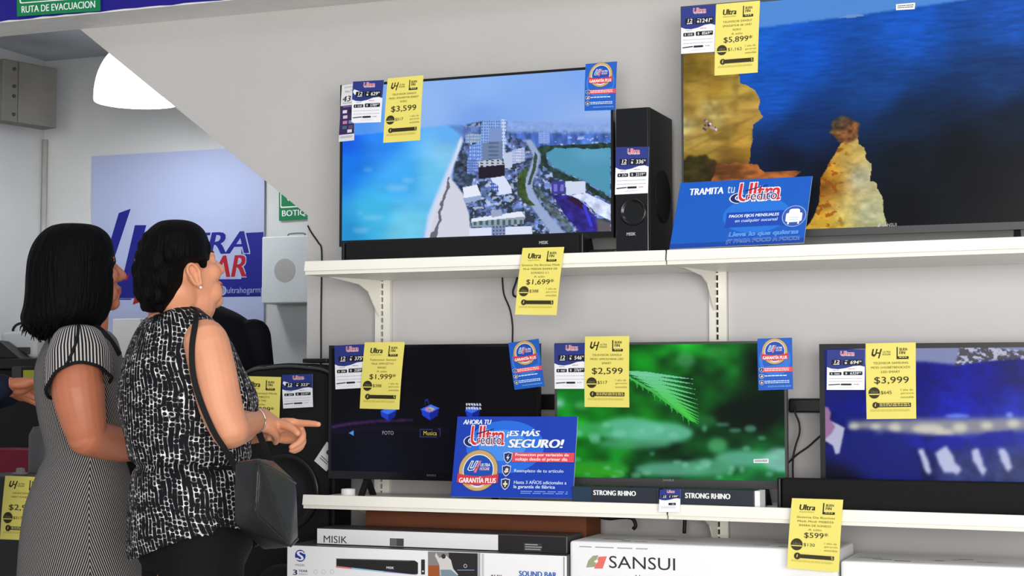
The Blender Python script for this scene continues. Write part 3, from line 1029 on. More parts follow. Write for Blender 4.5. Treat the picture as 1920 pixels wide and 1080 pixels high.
def paint_menu(c):
    c.img = c.grad([(630, 700, (4, 4, 6)), (800, 700, (5, 5, 8)), (1000, 700, (6, 6, 8)), (630, 880, (5, 6, 16)), (700, 870, (8, 10, 24)), (800, 800, (7, 6, 14))])
    k = vnoise(c.W, c.H, 3, 2, 80)
    m = c.poly([(618, 799), (650, 793), (700, 788), (775, 786), (775, 789), (700, 792), (650, 798), (618, 804)], (84, 40, 110), .8, 1)
    c.poly([(618, 806), (700, 800), (840, 806), (840, 809), (700, 805), (618, 812)], (26, 16, 44), .8, 2)
    cube_icon(c, 728, 774, 15, ''); cube_icon(c, 806, 771, 17, 'disc'); cube_icon(c, 886, 772, 14, '')
    for y in (757, 764):
        for i in range(6):
            c.poly([(873 + i * 5, y), (876 + i * 5, y - 1), (877 + i * 5, y + 3), (874 + i * 5, y + 4)], (200, 206, 226))
    c.poly([(654, 812), (663, 807), (663, 817)], (70, 150, 220))
    for q in ([(787, 804), (826, 804), (826, 805.3), (787, 805.3)], [(787, 818), (826, 818), (826, 819.3), (787, 819.3)], [(787, 804), (788.3, 804), (788.3, 819), (787, 819)], [(824.8, 804), (826, 804), (826, 819), (824.8, 819)]):
        c.poly(q, (48, 54, 110))
    Y = c.q[4] - .0006
    return [(*text3d('FOTO', (717, 808), (738, 815), Y), (150, 150, 166)), (*text3d('Musica', (794, 808), (819, 816), Y), (190, 180, 70))]


def paint_fern(c):
    c.img = c.grad([(1050, 650, (8, 60, 16)), (1190, 660, (10, 72, 18)), (1290, 660, (20, 110, 34)), (1350, 690, (14, 70, 24)), (1430, 690, (8, 22, 12)), (1460, 760, (6, 14, 9)), (1400, 760, (7, 18, 10)), (1100, 790, (14, 92, 22)), (1060, 760, (16, 90, 30)), (1200, 790, (20, 96, 26)), (1340, 800, (8, 30, 14)), (1300, 760, (14, 76, 24)),
                    (1130, 830, (14, 80, 26)), (1250, 840, (8, 40, 20)), (1350, 860, (14, 60, 30)), (1450, 880, (30, 96, 60)), (1200, 890, (10, 40, 18)), (1460, 830, (10, 40, 20)), (1100, 880, (20, 100, 24))])
    c.img = np.clip(c.img * np.array([1.0, 1.32, 1.05]), 0, 1)
    full = np.ones((c.H, c.W)); c.tex(full, .7, 9, 7, 91, 2)
    for e, col, a in (((1180, 805, 60, 22), (86, 176, 140), .8), ((1240, 812, 60, 20), (96, 184, 150), .75), ((1110, 805, 40, 14), (60, 160, 90), .7), ((1190, 832, 70, 10), (80, 160, 120), .6), ((1345, 835, 18, 14), (80, 170, 110), .6),
                      ((1390, 860, 50, 16), (90, 170, 140), .75), ((1460, 862, 30, 22), (130, 190, 180), .7), ((1260, 880, 70, 14), (86, 160, 130), .75), ((1330, 876, 50, 16), (80, 160, 120), .7), ((1120, 880, 60, 16), (40, 150, 40), .8),
                      ((1286, 675, 18, 14), (80, 170, 100), .5), ((1345, 660, 22, 12), (50, 150, 60), .5), ((1050, 756, 8, 8), (130, 190, 170), .8), ((1090, 760, 14, 8), (70, 170, 90), .7), ((1400, 780, 60, 30), (6, 16, 9), .6), ((1320, 790, 24, 12), (34, 110, 50), .6)):
        c.ell(*e, col, min(1, a * 1.2), 4)
    rs = random.Random(5)
    for i in range(36):
        c.ell(1080 + rs.uniform(0, 390), 850 + rs.uniform(-60, 45), rs.uniform(5, 14), rs.uniform(3, 7), (120, 200, 170), .5, 2)
    # frond in focus
    for i in range(13):
        t = i / 12
        bx, by = 1160 + 130 * t, 696 + 88 * t ** 1.2
        for ang, L, col in ((6 + 30 * t, 128 * (1 - t) ** .7 + 14, (120 - 60 * t, 206, 165 - 115 * t)), (82, 15 + 5 * math.sin(i * 2.3), (50, 170, 54))):
            a = math.radians(ang)
            dx, dy = math.cos(a) * L, math.sin(a) * L
            nx, ny = -math.sin(a), math.cos(a)
            w = (4.6 if L > 20 else 3.4) * (1 - t * .4)
            ex, ey = bx + dx, by + dy
            c.poly([(bx, by - w * .3), (bx + dx * .35 - nx * w, by + dy * .35 - ny * w), (ex, ey), (bx + dx * .35 + nx * w, by + dy * .35 + ny * w)], col, .9)
            c.poly([(bx, by + w), (ex, ey + .5), (bx + dx * .35 + nx * w * 1.35, by + dy * .35 + ny * w * 1.35), (bx + dx * .35 + nx * w * .5, by + dy * .35 + ny * w * .5)], (16, 76, 30), .8)
    c.poly([(1156, 692), (1226, 732), (1296, 788), (1292, 788), (1222, 735), (1154, 695)], (66, 176, 76))
    for i in range(12):
        t = i / 11
        c.poly([(1046 + 90 * t, 872 + 16 * t), (1060 + 90 * t, 868 + 14 * t), (1080 + 100 * t, 890 + 4 * t)], (46, 140 + 20 * t, 30), .8, 1)
    return []


def paint_blue(c):
    c.img = c.grad([(1560, 670, (20, 26, 110)), (1720, 700, (16, 16, 120)), (1850, 720, (14, 16, 140)), (1900, 690, (16, 18, 110)), (1800, 780, (20, 30, 170)), (1600, 760, (14, 22, 120)), (1900, 780, (24, 40, 170)), (1600, 900, (6, 8, 26)), (1700, 880, (10, 14, 56)), (1560, 880, (5, 6, 18)), (1900, 890, (50, 60, 110)), (1800, 890, (46, 56, 110)), (1690, 830, (22, 30, 130))])
    full = np.ones((c.H, c.W)); c.tex(full, .2, 30, 20, 101, 3)
    c.poly([(1540, 640), (1940, 640), (1940, 668), (1860, 674), (1790, 684), (1730, 678), (1540, 690)], (128, 136, 176), 1, 2)
    c.poly([(1540, 640), (1600, 648), (1610, 740), (1540, 760)], (20, 26, 110), .9, 6)
    m = c.mask([(1800, 650), (1860, 652), (1940, 660), (1940, 672), (1860, 676), (1790, 686)], 1); k = vnoise(c.W, c.H, 60, 60, 102, 3)
    c.put(m * (k > .5), (70, 62, 60), .8); c.put(m * (k < .42), (196, 196, 206), .8)
    # bright ledge, ice-like blocks below
    c.poly([(1590, 790), (1700, 786), (1940, 782), (1940, 806), (1800, 816), (1700, 812), (1600, 806)], (150, 150, 150), .9, 4)
    for i, (x, y, rx, ry) in enumerate(((1600, 800, 10, 6), (1642, 801, 10, 6), (1678, 802, 12, 8), (1740, 804, 30, 9), (1800, 802, 14, 9), (1850, 798, 12, 7), (1900, 794, 12, 8), (1770, 810, 20, 6), (1648, 813, 8, 4))):
        c.ell(x, y, rx, ry, (206, 204, 190), .9, 3)
    c.ell(1795, 780, 24, 4, (120, 150, 250), .8, 2); c.ell(1893, 778, 7, 6, (150, 170, 240), .7, 2)
    for q in ([(1690, 816), (1730, 822), (1740, 842), (1700, 838)], [(1730, 832), (1760, 818), (1800, 820), (1812, 834), (1800, 842), (1740, 840)], [(1820, 830), (1850, 812), (1900, 808), (1900, 832), (1840, 840)]):
        c.poly(q, (26, 32, 150), .95, 2)
    for q in ([(1722, 842), (1732, 840), (1748, 884), (1740, 890), (1730, 876)], [(1752, 848), (1776, 836), (1802, 884), (1796, 892), (1770, 884)], [(1824, 842), (1836, 840), (1850, 884), (1842, 890), (1826, 866)], [(1872, 838), (1884, 842), (1900, 876), (1892, 886), (1876, 866)]):
        c.poly(q, (190, 194, 226), .95, 2, .02, 104)
    # a man seen from behind at the left edge
    m = c.poly([(1540, 836), (1580, 812), (1620, 806), (1680, 812), (1704, 826), (1728, 870), (1730, 920), (1540, 920)], (22, 30, 118), .9, 4)
    c.poly([(1540, 860), (1600, 880), (1640, 920), (1540, 920)], (6, 7, 22), .9, 10)
    c.poly([(1546, 790), (1560, 790), (1584, 802), (1574, 850), (1566, 852), (1562, 836), (1546, 826)], (176, 178, 206), 1, 1)
    c.poly([(1546, 762), (1553, 764), (1558, 774), (1556, 786), (1566, 800), (1560, 812), (1546, 824)], (150, 110, 150), 1, 1)
    return []


TV = []
tvb = television('wide black television showing an aerial beach and hotel city', atY(637, 300, YT)[0], atY(1150, 300, YT)[0], atY(632, 463, YT)[2], 2.166, YT, .008, .020, M_BLACKG, (-2.30, -1.66), ZU - .012, paint_beach, 480, 270)
tvc = television('largest black television showing a rocky coast and dark blue sea', -1.350, -.112, atY(1700, 437, YT)[2], 2.334, YT, .006, .022, M_DGREY, (-1.10, -.36), ZU - .012, paint_coast, 560, 310)
tvm = television('black television with a dark media menu on its screen', atY(616, 760, YT)[0], -1.821, atY(617, 897, YT)[2], 1.292, YT, .010, .026, M_BLACKG, (-2.43, -1.96), ZL - .012, paint_menu, 300, 170)
tvf = television('television showing a green fern, behind the two flat navy cartons', -1.768, -1.030, atY(1300, 914, YT)[2], 1.292, YT, .007, .024, M_DGREY, (-1.63, -1.10), ZL - .012, paint_fern, 400, 225)
tvs = television('television with deep blue picture at the lower right, partly out of view', -.931, -.205, atY(1546, 935, YT)[2], 1.281, YT, .015, .030, M_BLACKP, (-.83, -.30), ZL - .012, paint_blue, 380, 215)
logo_part('brand_lettering', tvc, 'SANSUI', (1654, 419), (1681, 425), YT - .0006, (170, 170, 172))
b = MB()
for q in ([(1646, 421), (1652, 419), (1650, 425), (1645, 426)],):
    b.add([tuple(atY(x, y, YT - .0006)) for x, y in q], [(3, 2, 1, 0)])
obj('brand_mark', b, mat('print_aaaaac', (170, 170, 172), .5, .3), tvc)
logo_part('brand_lettering', tvm, 'SANSUI', (800, 889), (817, 893), YT - .0006, (96, 96, 98))
logo_part('brand_lettering', tvf, 'SANSUI', (1243, 898), (1263, 902), YT - .0006, (150, 150, 152))

# small white stickers on two screens
for q, tv, lb in ((((1680, 8), (1716, 5), (1715, 17), (1680, 19)), tvc, 'small white barcode sticker on the sea of the largest television'), (((1413, 861), (1441, 860), (1441, 868), (1413, 868)), tvf, 'small white sticker low on the fern screen')):
    cs = [atY(x, y, YT + .0030) for x, y in q]
    pr = Print(np.linalg.norm(cs[1] - cs[0]), np.linalg.norm(cs[3] - cs[0]))
    pr.greek(.08, .25, .92, .85, (60, 60, 70), 2, 3)
    tag(sheet('screen_sticker', pr, cs, (236, 236, 236), thick=.0003), lb, 'sticker')

# ------------------------------------------------------------------ audio gear
def sound_bar(label, x0, x1, y0, y1, z0, z1, n):
    t = thing('sound_bar', label, 'sound bar', ((x0 + x1) / 2, (y0 + y1) / 2, z0))
    b = MB(); b.box(x0 + .012, x1 - .012, y0, y1, z0, z1)
    obj('grille_body', b, mat('black_speaker_cloth', (19, 19, 21), .7, .2, bump=.3, bscale=700), t, bevel=.008, segs=3)
    for a_, c_ in ((x0, x0 + .0115), (x1 - .0115, x1)):
        b = MB(); b.box(a_, c_, y0 - .0015, y1 + .001, z0 + .001, z1 + .001)
        obj('end_cap', b, M_BLACKP, t, bevel=.004, segs=3)
    return t
zd = ZU - .012
YSB = 4.80
sb1 = sound_bar('long black sound bar before the beach-scene television on the upper shelf', atY(640, 470, YSB)[0], atY(1094, 450, YSB)[0], YSB, YSB + .065, zd, atY(860, 446, YSB)[2], 0)
logo_part('brand_lettering', sb1, 'MISIK', (1011, 452), (1028, 458), YSB - .0008, (190, 190, 194), bold=.01)
zl = ZL - .012
def atZ(x, y, Z):
    v = _ray(x, y)
    return _C + v * ((Z - CAMZ) / v[2])
ysb2 = max(4.74, min(4.825, atZ(1600, 946, zl)[1]))
sb2 = sound_bar('long black sound bar before the blue-picture television on the lower shelf', atY(1457, 920, ysb2)[0], atY(1457, 920, ysb2)[0] + .90, ysb2, ysb2 + .045, zl, atY(1500, 897, ysb2)[2], 1)

# tower subwoofer
xs0, xs1, ys0 = atY(1154, 330, 4.835)[0], atY(1217, 330, 4.835)[0], 4.835
ys1 = min(5.10, atX(1269, 223, xs1)[1])
zt = atY(1217, 199, ys0)[2]
t = thing('subwoofer', 'tall black tower subwoofer between the two upper televisions', 'speaker', ((xs0 + xs1) / 2, (ys0 + ys1) / 2, zd))
b = MB(); b.box(xs0, xs1, ys0 + .012, ys1, zd + .010, zt)
obj('cabinet', b, mat('black_wood_grain_vinyl', (24, 24, 26), .42, .4, bump=.08, bscale=140), t, bevel=.004, segs=3)
b = MB(); b.box(xs0 + .001, xs1 - .001, ys0, ys0 + .0118, zd + .012, zt - .002)
obj('front_panel', b, M_BLACKG, t, bevel=.004, segs=3)
pc = atY(1187, 397, ys0)
b = MB(); b.lathe((pc[0], ys0, pc[2]), [(.043, -.001), (.043, .003), (.040, .006), (.034, .004), (.030, -.0002), (.0, -.0004)], 40, axis=(0, -1, 0), cap1=False)
obj('bass_port', b, M_BLACKG, t, smooth=True)
pc2 = (xs1, (ys0 + ys1) / 2 + .02, zd + .20)
b = MB(); b.lathe(pc2, [(.085, -.001), (.085, .0015), (.08, .003), (.074, .0008), (.0, .0008)], 40, axis=(1, 0, 0), cap1=False)
obj('side_driver', b, M_BLACKM, t, smooth=True)
for fx in (xs0 + .015, xs1 - .015):
    for fy in (ys0 + .03, ys1 - .03):
        b = MB(); b.lathe((fx, fy, zd), [(.008, 0), (.009, .0105)], 14); obj('foot', b, M_BLACKM, t)
logo_part('brand_lettering', t, 'MISIK', (1175, 436), (1192, 442), ys0 - .0007, (190, 190, 194), bold=.01)
SUB = (xs0, xs1, ys0)

# big portable speaker standing behind the woman in black and white
YSP = 4.97
x0, x1 = atY(452, 760, YSP)[0], XS - BAY - .006
zt = atY(540, 681, YSP)[2]
t = thing('portable_speaker', 'large black floor speaker left of the shelves, with price tags on it', 'speaker', ((x0 + x1) / 2, YSP + .07, 0))
w = x1 - x0
sil = [(x0, .03), (x1, .03)]
for k in range(9):
    a = k / 8 * PI / 2; sil.append((x1 - .09 + .09 * math.cos(a), zt - .035 + .030 * math.sin(a)))
for k in range(7):
    f = k / 6; sil.append((x1 - .09 - (w - .18) * f, zt - .005 + .006 * math.sin(f * PI)))
for k in range(9):
    a = PI / 2 + k / 8 * PI / 2; sil.append((x0 + .09 + .09 * math.cos(a), zt - .035 + .030 * math.sin(a)))
b = MB(); b.prism([(x, YSP + .02, z) for x, z in sil], (0, .13, 0))
obj('cabinet', b, M_BLACKM, t, bevel=.008, segs=3)
cx, cz = (x0 + x1) / 2, (zt + .03) / 2
b = MB(); b.prism([(cx + (x - cx) * .93, YSP, cz + (z - cz) * .965) for x, z in sil], (0, .0195, 0))
obj('front_grille', b, mat('black_speaker_mesh', (15, 15, 16), .6, .25, bump=.5, bscale=500), t, bevel=.005)
rim = [(cx + (x - cx) * .965, YSP + .004, cz + (z - cz) * .982) for x, z in sil[2:-1]]
b = MB(); b.tube(rim, .005, 8); obj('rim_highlight', b, M_DGREY, t, smooth=True)  # highlight along the top arc, put in as a lighter grey tube
for zz, r_ in ((.42, .14), (.80, .13)):
    b = MB(); b.lathe((cx, YSP, zz), [(r_, -.001), (r_, .006), (r_ - .014, .009), (r_ - .02, .003), (.05, .002), (.04, .008), (0, .010)], 40, axis=(0, -1, 0), cap1=False)
    obj('woofer', b, M_BLACKP, t, smooth=True)
for fx in (x0 + .04, x1 - .04):
    b = MB(); b.box(fx - .025, fx + .025, YSP + .03, YSP + .13, 0, .0295); obj('foot', b, M_BLACKM, t, bevel=.004)
b = MB(); q0, q1 = atY(572, 681, YSP + .06), atY(618, 690, YSP + .06)
b.box(q0[0], q1[0], YSP + .04, YSP + .12, zt + .0015, zt + .016)
tag(obj('media_box', b, M_BLACKP, bevel=.003), 'flat black box lying on top of the floor speaker beside the wall edge', 'box')

# leads, plugs and small boxes behind the televisions
def cable(label, pts, r=.0028, name='cable'):
    m = MB(); m.tube(catmull(pts, 7), r, 8)
    return tag(obj(name, m, M_CABLE, smooth=True), label, 'cable')
yc = YW - .004
cable('thin dark cable running down the stair wall edge past the upper shelf', [atY(x, y, yc) for x, y in ((577, 423), (584, 436), (597, 455), (603, 468), (603, 520), (602, 600), (602, 660), (601, 700))], .003)
yc = YW - .017
cable('thin black cable dangling under the upper shelf above the menu television', [atY(x, y, yc) for x, y in ((941, 505), (942, 525), (945, 552), (956, 580), (961, 610), (961, 645), (963, 700))])
cable('short black cable loop beside the yellow sheet on the upper shelf', [atY(x, y, YW - .03) for x, y in ((970, 520), (966, 533), (962, 545), (963, 554), (970, 556), (976, 550))], .0035)
b = MB(); p0, p1 = atY(1478, 747, YW - .05), atY(1540, 774, YW - .05)
b.box(p0[0], p1[0] + .03, YW - .050, YW - .0135, p1[2], p0[2])
tag(obj('power_adapter', b, M_BLACKP, bevel=.006, segs=3), 'black power adapter on the wall panel left of the blue-picture television', 'adapter')
b = MB(); p0, p1 = atY(1000, 739, YW - .05), atY(1050, 768, YW - .05)
b.box(p0[0], p1[0], YW - .050, YW - .0135, p1[2], p0[2])
tag(obj('power_strip', b, M_BLACKP, bevel=.006, segs=3), 'black power strip in the gap between menu and fern televisions', 'power strip')
cable('black cable falling from the power adapter to the lower shelf', [atY(x, y, YW - .058) for x, y in ((1492, 762), (1490, 772), (1498, 792), (1499, 812), (1492, 835), (1487, 860), (1487, 900), (1490, 925))], .003)
cable('black cable slanting behind the blue-picture television', [atY(x, y, YW - .035) for x, y in ((1478, 868), (1495, 852), (1515, 838), (1535, 820), (1560, 800))], .0028)
for i, (pts, lb) in enumerate(((((1086, 912), (1110, 902), (1140, 906), (1180, 904)), 'black lead lying under the left of the fern television'),
                               (((1176, 918), (1200, 903), (1240, 901), (1290, 914)), 'black lead arching under the middle of the fern television'),
                               (((1300, 916), (1330, 904), (1360, 903), (1395, 916)), 'black lead under the right of the fern television'),
                               (((1405, 915), (1380, 906), (1372, 903), (1390, 911), (1420, 922)), 'short black lead right of the navy cartons'))):
    cable(lb, [atY(x, y, YT + .05 + .01 * i) for x, y in pts], .0035)
b = MB(); q = atY(1098, 457, 4.84); b.box(q[0] + .005, q[0] + .10, 4.84, 4.875, zd, zd + .028)
tag(obj('plug_adapter', b, M_BLACKP, bevel=.005), 'small black plug adapter beside the foot of the tower subwoofer', 'adapter')
b = MB(); q = atZ(653, 930, zl); q[1] = 4.80; q[0] = atY(653, 922, 4.80)[0]
b.lathe((q[0], 4.80, zl), [(.021, 0), (.0225, .002), (.0225, .029), (.021, .031), (.012, .031), (.012, .027)], 32)
tag(obj('tape_roll', b, M_WHITEP, smooth=False, bevel=.001), 'small white roll at the left end of the lower shelf', 'roll')
cable('black lead hanging below the lower shelf at its middle', [atY(x, y, 5.06) for x, y in ((1283, 950), (1284, 972), (1283, 1000))], .006)
cable('curled black cable under the lower shelf above the brown carton', [atY(x, y, 5.04) for x, y in ((1110, 948), (1118, 965), (1140, 972), (1165, 970), (1185, 972), (1192, 985), (1187, 992))], .006)
# ------------------------------------------------------------------ price sheets and tags
INK, YEL = (34, 30, 14), (228, 216, 110)


def yellow_print(w, h, brand, lines, price, monthly, star=True):
    p = Print(w, h)
    if brand == 'Ultra':
        p.text('Ultra', .17, .085, .47, .165, INK, .05, .12)
        p.text('especiales', .17, .175, .46, .205, (140, 128, 60), .0)
    else:
        p.poly([(.14, .075), (.17, .075), (.15, .14), (.17, .15), (.19, .14), (.215, .075), (.245, .075), (.21, .155), (.17, .18), (.12, .165), (.115, .145)], INK)
        p.poly([(.30, .075), (.33, .075), (.275, .2), (.245, .2)], INK)
        p.poly([(.215, .122), (.305, .122), (.299, .138), (.21, .138)], INK)
        p.text('ULTRA', .345, .105, .50, .13, INK, .01, .1)
        p.text('HOGAR', .335, .138, .50, .163, INK, .01, .1)
    p.rect(.62, .055, .645, .205, INK); p.rect(.62, .18, .86, .215, INK)
    p.text('BUEN', .68, .07, .83, .105, INK, .03); p.text('FIN', .68, .112, .79, .15, INK, .03)
    p.greek(.67, .188, .82, .206, YEL, 1, 4)
    n = len(lines)
    y0 = .25
    H = .028
    st = .058 if n > 2 else .06
    for i, L in enumerate(lines):
        wd = min(.92, .040 * len(L) + .02)
        p.text(L, .5 - wd / 2, y0 + i * st, .5 + wd / 2, y0 + i * st + H, (96, 88, 36) if i < 3 else (120, 110, 50), .005)
    yp = .475 if n > 3 else .45
    pw = .40 if len(price) <= 4 else .60
    if star:
        p.text(price + '*', .5 - pw / 2, yp, .5 + pw / 2 + .06, yp + .09, INK, .005)
    else:
        p.text(price, .5 - pw / 2 - .03, yp - .005, .5 + pw / 2 + .06, yp + .095, INK, .005)
    cx, cy = .165, .655
    p.disc(cx, cy, .115 * w, (48, 42, 20)); 
    p.poly([(cx - .11, cy + .012), (cx + .11, cy + .012), (cx + .10, cy + .026), (cx - .10, cy + .026)], YEL)
    p.text('Ultra', cx - .07, cy - .03, cx + .07, cy + .002, (120, 108, 56), .02, .1)
    p.text(monthly, .30, .63, .30 + .054 * len(monthly), .68, (60, 54, 22), .002)
    for i, L in enumerate(('1 a\u00f1o de', 'garant\u00eda', 'extendida')):
        p.text(L, .70, .605 + i * .048, .96 - .02 * (i == 0), .632 + i * .048, (130, 120, 56))
    p.rect(.20, .79, .90, .845, (48, 42, 20)); p.disc(.19, .818, .065 * w, (48, 42, 20)); p.poly([(.19, .79), (.20, .8), (.185, .817), (.2, .817), (.175, .845), (.18, .825), (.17, .825)], YEL)
    p.greek(.27, .798, .88, .842, (222, 208, 120), 2, 7)
    p.greek(.08, .875, .88, .905, (190, 176, 84), 2, 9)
    return p


def yellow_tag(q, Y, brand, lines, price, monthly, label, star=True, bend=None, ys=None):
    ys = ys or [Y] * 4
    cs = [atY(x, y, yy) for (x, y), yy in zip(q, ys)]
    w, h = np.linalg.norm(cs[1] - cs[0]), np.linalg.norm(cs[3] - cs[0])
    o = sheet('price_sheet', yellow_print(w, h, brand, lines, price, monthly, star), cs, YEL, bend=bend)
    return tag(o, label, 'price sheet', 'yellow price sheets')


def curl(a, b_=0):
    return lambda s_, t_: a * math.sin(t_ * PI) + b_ * (2 * s_ - 1) ** 2 * t_
YG = YT - .0015
yellow_tag([(727, 147), (794, 141), (788, 263), (719, 268)], YG, 'UH', ['TELEVISOR SANSUI', 'MOD: SMX43P7VR SMART', 'ROKU'], '$3,599', '$517', 'yellow price sheet reading $3,599 on the beach-scene television', False, curl(.003, .002))
yellow_tag([(1343, 8), (1425, 1), (1421, 136), (1340, 142)], YG, 'Ultra', ['TELEVISOR SANSUI', 'SMX55P7UR 4K UHD', 'ROKU', 'A s\u00f3lo'], '$5,899', '$1,162', 'yellow price sheet reading $5,899 on the largest television', True, curl(.004, .002))
yellow_tag([(684, 642), (759, 641), (749, 768), (675, 766)], YG - .002, 'Ultra', ['Televisor Sansui', 'Mod: SMX32T1H', 'BASIC', 'A s\u00f3lo'], '$1,999', '$388', 'yellow price sheet reading $1,999 on the menu-screen television', True, curl(.004, .002))
yellow_tag([(1097, 631), (1180, 630), (1180, 764), (1096, 763)], YG - .002, 'UH', ['TELEVISOR SANSUI', 'MOD: SMX32V0HA LED', 'SMART'], '$2,599', '$517', 'yellow price sheet reading $2,599 on the fern-scene television', False, curl(.003))
yellow_tag([(1623, 644), (1717, 642), (1718, 785), (1625, 786)], YG, 'UH', ['TELEVISOR SAMSUNG', 'MOD: LH32BETBDGKXZX', 'LED SMART'], '$3,999', '$645', 'yellow price sheet reading $3,999 on the blue-picture television', False, curl(.003))
yellow_tag([(980, 465), (1058, 463), (1044, 591), (966, 590)], 0, 'Ultra', ['Sistema De Bocinas Misik', 'Mod: MSB500 BARRA DE', 'SONIDO 2.1', 'A s\u00f3lo'], '$1,699', '$388', 'yellow price sheet reading $1,699 hanging over the upper shelf edge', True, curl(.006, .002), ys=[4.741, 4.741, 4.722, 4.722])
yf2 = YF - .005 - .085 * .25
yellow_tag([(1485, 934), (1581, 937), (1573, 1073), (1476, 1065)], 0, 'Ultra', ['Sistema De Bocinas', 'Misik Mod: MSB555', 'BARRA DE SONIDO', 'A s\u00f3lo'], '$599', '$130', 'yellow price sheet reading $599 hanging over the lower shelf edge', True, curl(.006, .002), ys=[4.705, 4.70, 4.685, 4.685])
yellow_tag([(455, 705), (527, 707), (523, 826), (449, 824)], YSP - .008, 'Ultra', ['Bocina Portatil Misik', 'Mod: MB2215', 'CON TWS', 'A s\u00f3lo'], '$2,999', '$388', 'yellow price sheet on the floor speaker, partly behind the woman in black and white', True, curl(.003))


def credit_print(w, h, big, small, total, short=False):
    p = Print(w, h)
    DB, WH, BK = (38, 52, 128), (238, 240, 244), (16, 16, 22)
    wave = [(0, .43), (.12, .47), (.3, .485), (.5, .46), (.7, .41), (.88, .40), (1, .43)]
    p.poly([(1, 0), (0, 0)] + wave, DB)
    p.text('Ultra', .36, .04, .72, .145, (206, 60, 66), .025, .05, outline=[((236, 226, 232), .035)])
    p.text('Credito', .38, .115, .72, .165, (214, 200, 214), .01)
    p.rrect(.12, .25, .38, .385, .0022, BK); p.rrect(.42, .25, .94, .385, .0022, BK)
    p.text('12', .2, .262, .33, .34, WH, .015, .12); p.rect(.17, .355, .33, .37, WH)
    p.text('$', .47, .31, .53, .36, WH, .02); p.rect(.48, .27, .55, .28, WH)
    p.text(big, .62 if len(big) == 3 else .56, .275, .84, .36, WH, .015, .1); p.text('00', .85, .275, .91, .31, WH)
    if short:
        p.rrect(.45, .60, .80, .70, .002, BK); p.text('12', .62, .62, .72, .68, WH)
        p.greek(.1, .76, .8, .85, (200, 200, 206), 2, 5)
        return p
    p.greek(.15, .505, .32, .525, (130, 130, 140), 1, 2); p.greek(.56, .475, .74, .50, (190, 90, 100), 1, 2)
    p.rrect(.07, .56, .39, .635, .0022, BK); p.rrect(.44, .545, .94, .635, .0022, BK)
    p.text('$', .11, .578, .15, .62, WH); p.text(small, .2, .575, .34, .622, WH, .0, .1)
    p.text('$', .49, .565, .54, .62, WH, .01); p.text(total, .62, .56, .84, .62, WH, .01, .1); p.text('00', .855, .56, .905, .59, WH)
    p.greek(.06, .71, .94, .725, (150, 150, 156), 1, 3)
    p.greek(.06, .785, .94, .80, (150, 150, 156), 1, 5)
    p.poly([(.05, .865), (.35, .85), (.36, .87), (.05, .885)], BK); p.rrect(.38, .845, .66, .885, .0016, BK); p.greek(.72, .855, .86, .88, (180, 110, 120), 1, 3)
    p.greek(.3, .935, .74, .945, (170, 170, 176), 1, 8)
    return p


def credit_tag(q, Y, big, small, total, label, short=False, ys=None, bend=None):
    cs = [atY(x, y, yy) for (x, y), yy in zip(q, ys or [Y] * 4)]
    w, h = np.linalg.norm(cs[1] - cs[0]), np.linalg.norm(cs[3] - cs[0])
    o = sheet('credit_tag', credit_print(w, h, big, small, total, short), cs, (234, 236, 242), bend=bend)
    return tag(o, label, 'price tag', 'blue and white credit tags')
credit_tag([(662, 153), (720, 150), (714, 229), (659, 231)], YG - .001, '629', '6168', '5789', 'blue and white credit tag left of the yellow sheet on the beach-scene television', bend=curl(.002))
credit_tag([(1277, 14), (1342, 9), (1340, 97), (1277, 101)], YG, '1241', '1018', '8569', 'blue and white credit tag on the top left corner of the largest television')
credit_tag([(1155, 276), (1217, 275), (1215, 362), (1153, 365)], SUB[2] - .0012, '336', '274', '2319', 'blue and white credit tag stuck on the tower subwoofer')
credit_tag([(627, 648), (690, 645), (685, 727), (629, 730)], YG, '375', '306', '2589', 'blue and white credit tag on the top left corner of the menu-screen television')
credit_tag([(1039, 645), (1101, 643), (1099, 729), (1040, 729)], YG, '546', '4463', '3769', 'blue and white credit tag on the top left corner of the fern-scene television')
credit_tag([(1551, 656), (1622, 655), (1621, 731), (1550, 731)], YG, '694', '5666', '6329', 'blue and white credit tag on the corner of the blue-picture television')
credit_tag([(529, 703), (586, 701), (587, 763), (531, 766)], YSP - .004, '323', '264', '2219', 'blue and white credit tag at the top right of the floor speaker', bend=curl(.002))
credit_tag([(1237, 918), (1276, 917), (1275, 960), (1235, 960)], 0, '199', '', '', 'small blue and white price tag between the navy cartons on the shelf edge', True, ys=[4.738, 4.738, 4.732, 4.732])

BLUE, DBLUE, GOLD, RED, PWHITE = (30, 92, 190), (24, 60, 150), (196, 164, 108), (206, 58, 66), (232, 238, 246)


def uh_logo(p, x0, y0, w, h):
    def q(pts, c): p.poly([(x0 + a * w, y0 + b_ * h) for a, b_ in pts], c)
    q([(.0, .72), (.16, .06), (.27, .06), (.16, .60), (.22, .60), (.36, .06), (.48, .06), (.30, .80), (.08, .86)], PWHITE)
    q([(.05, .68), (.18, .12), (.22, .12), (.11, .66), (.25, .66), (.38, .12), (.43, .12), (.27, .75), (.08, .8)], DBLUE)
    q([(.30, .98), (.52, .06), (.60, .06), (.40, .98)], (226, 120, 130))
    q([(.34, .56), (.52, .56), (.50, .66), (.32, .66)], RED)
    p.text('ULTRA', x0 + .58 * w, y0 + .26 * h, x0 + 1.0 * w, y0 + .5 * h, PWHITE, .03, .12)
    p.text('HOGAR', x0 + .56 * w, y0 + .56 * h, x0 + .98 * w, y0 + .8 * h, (240, 200, 206), .03, .12)


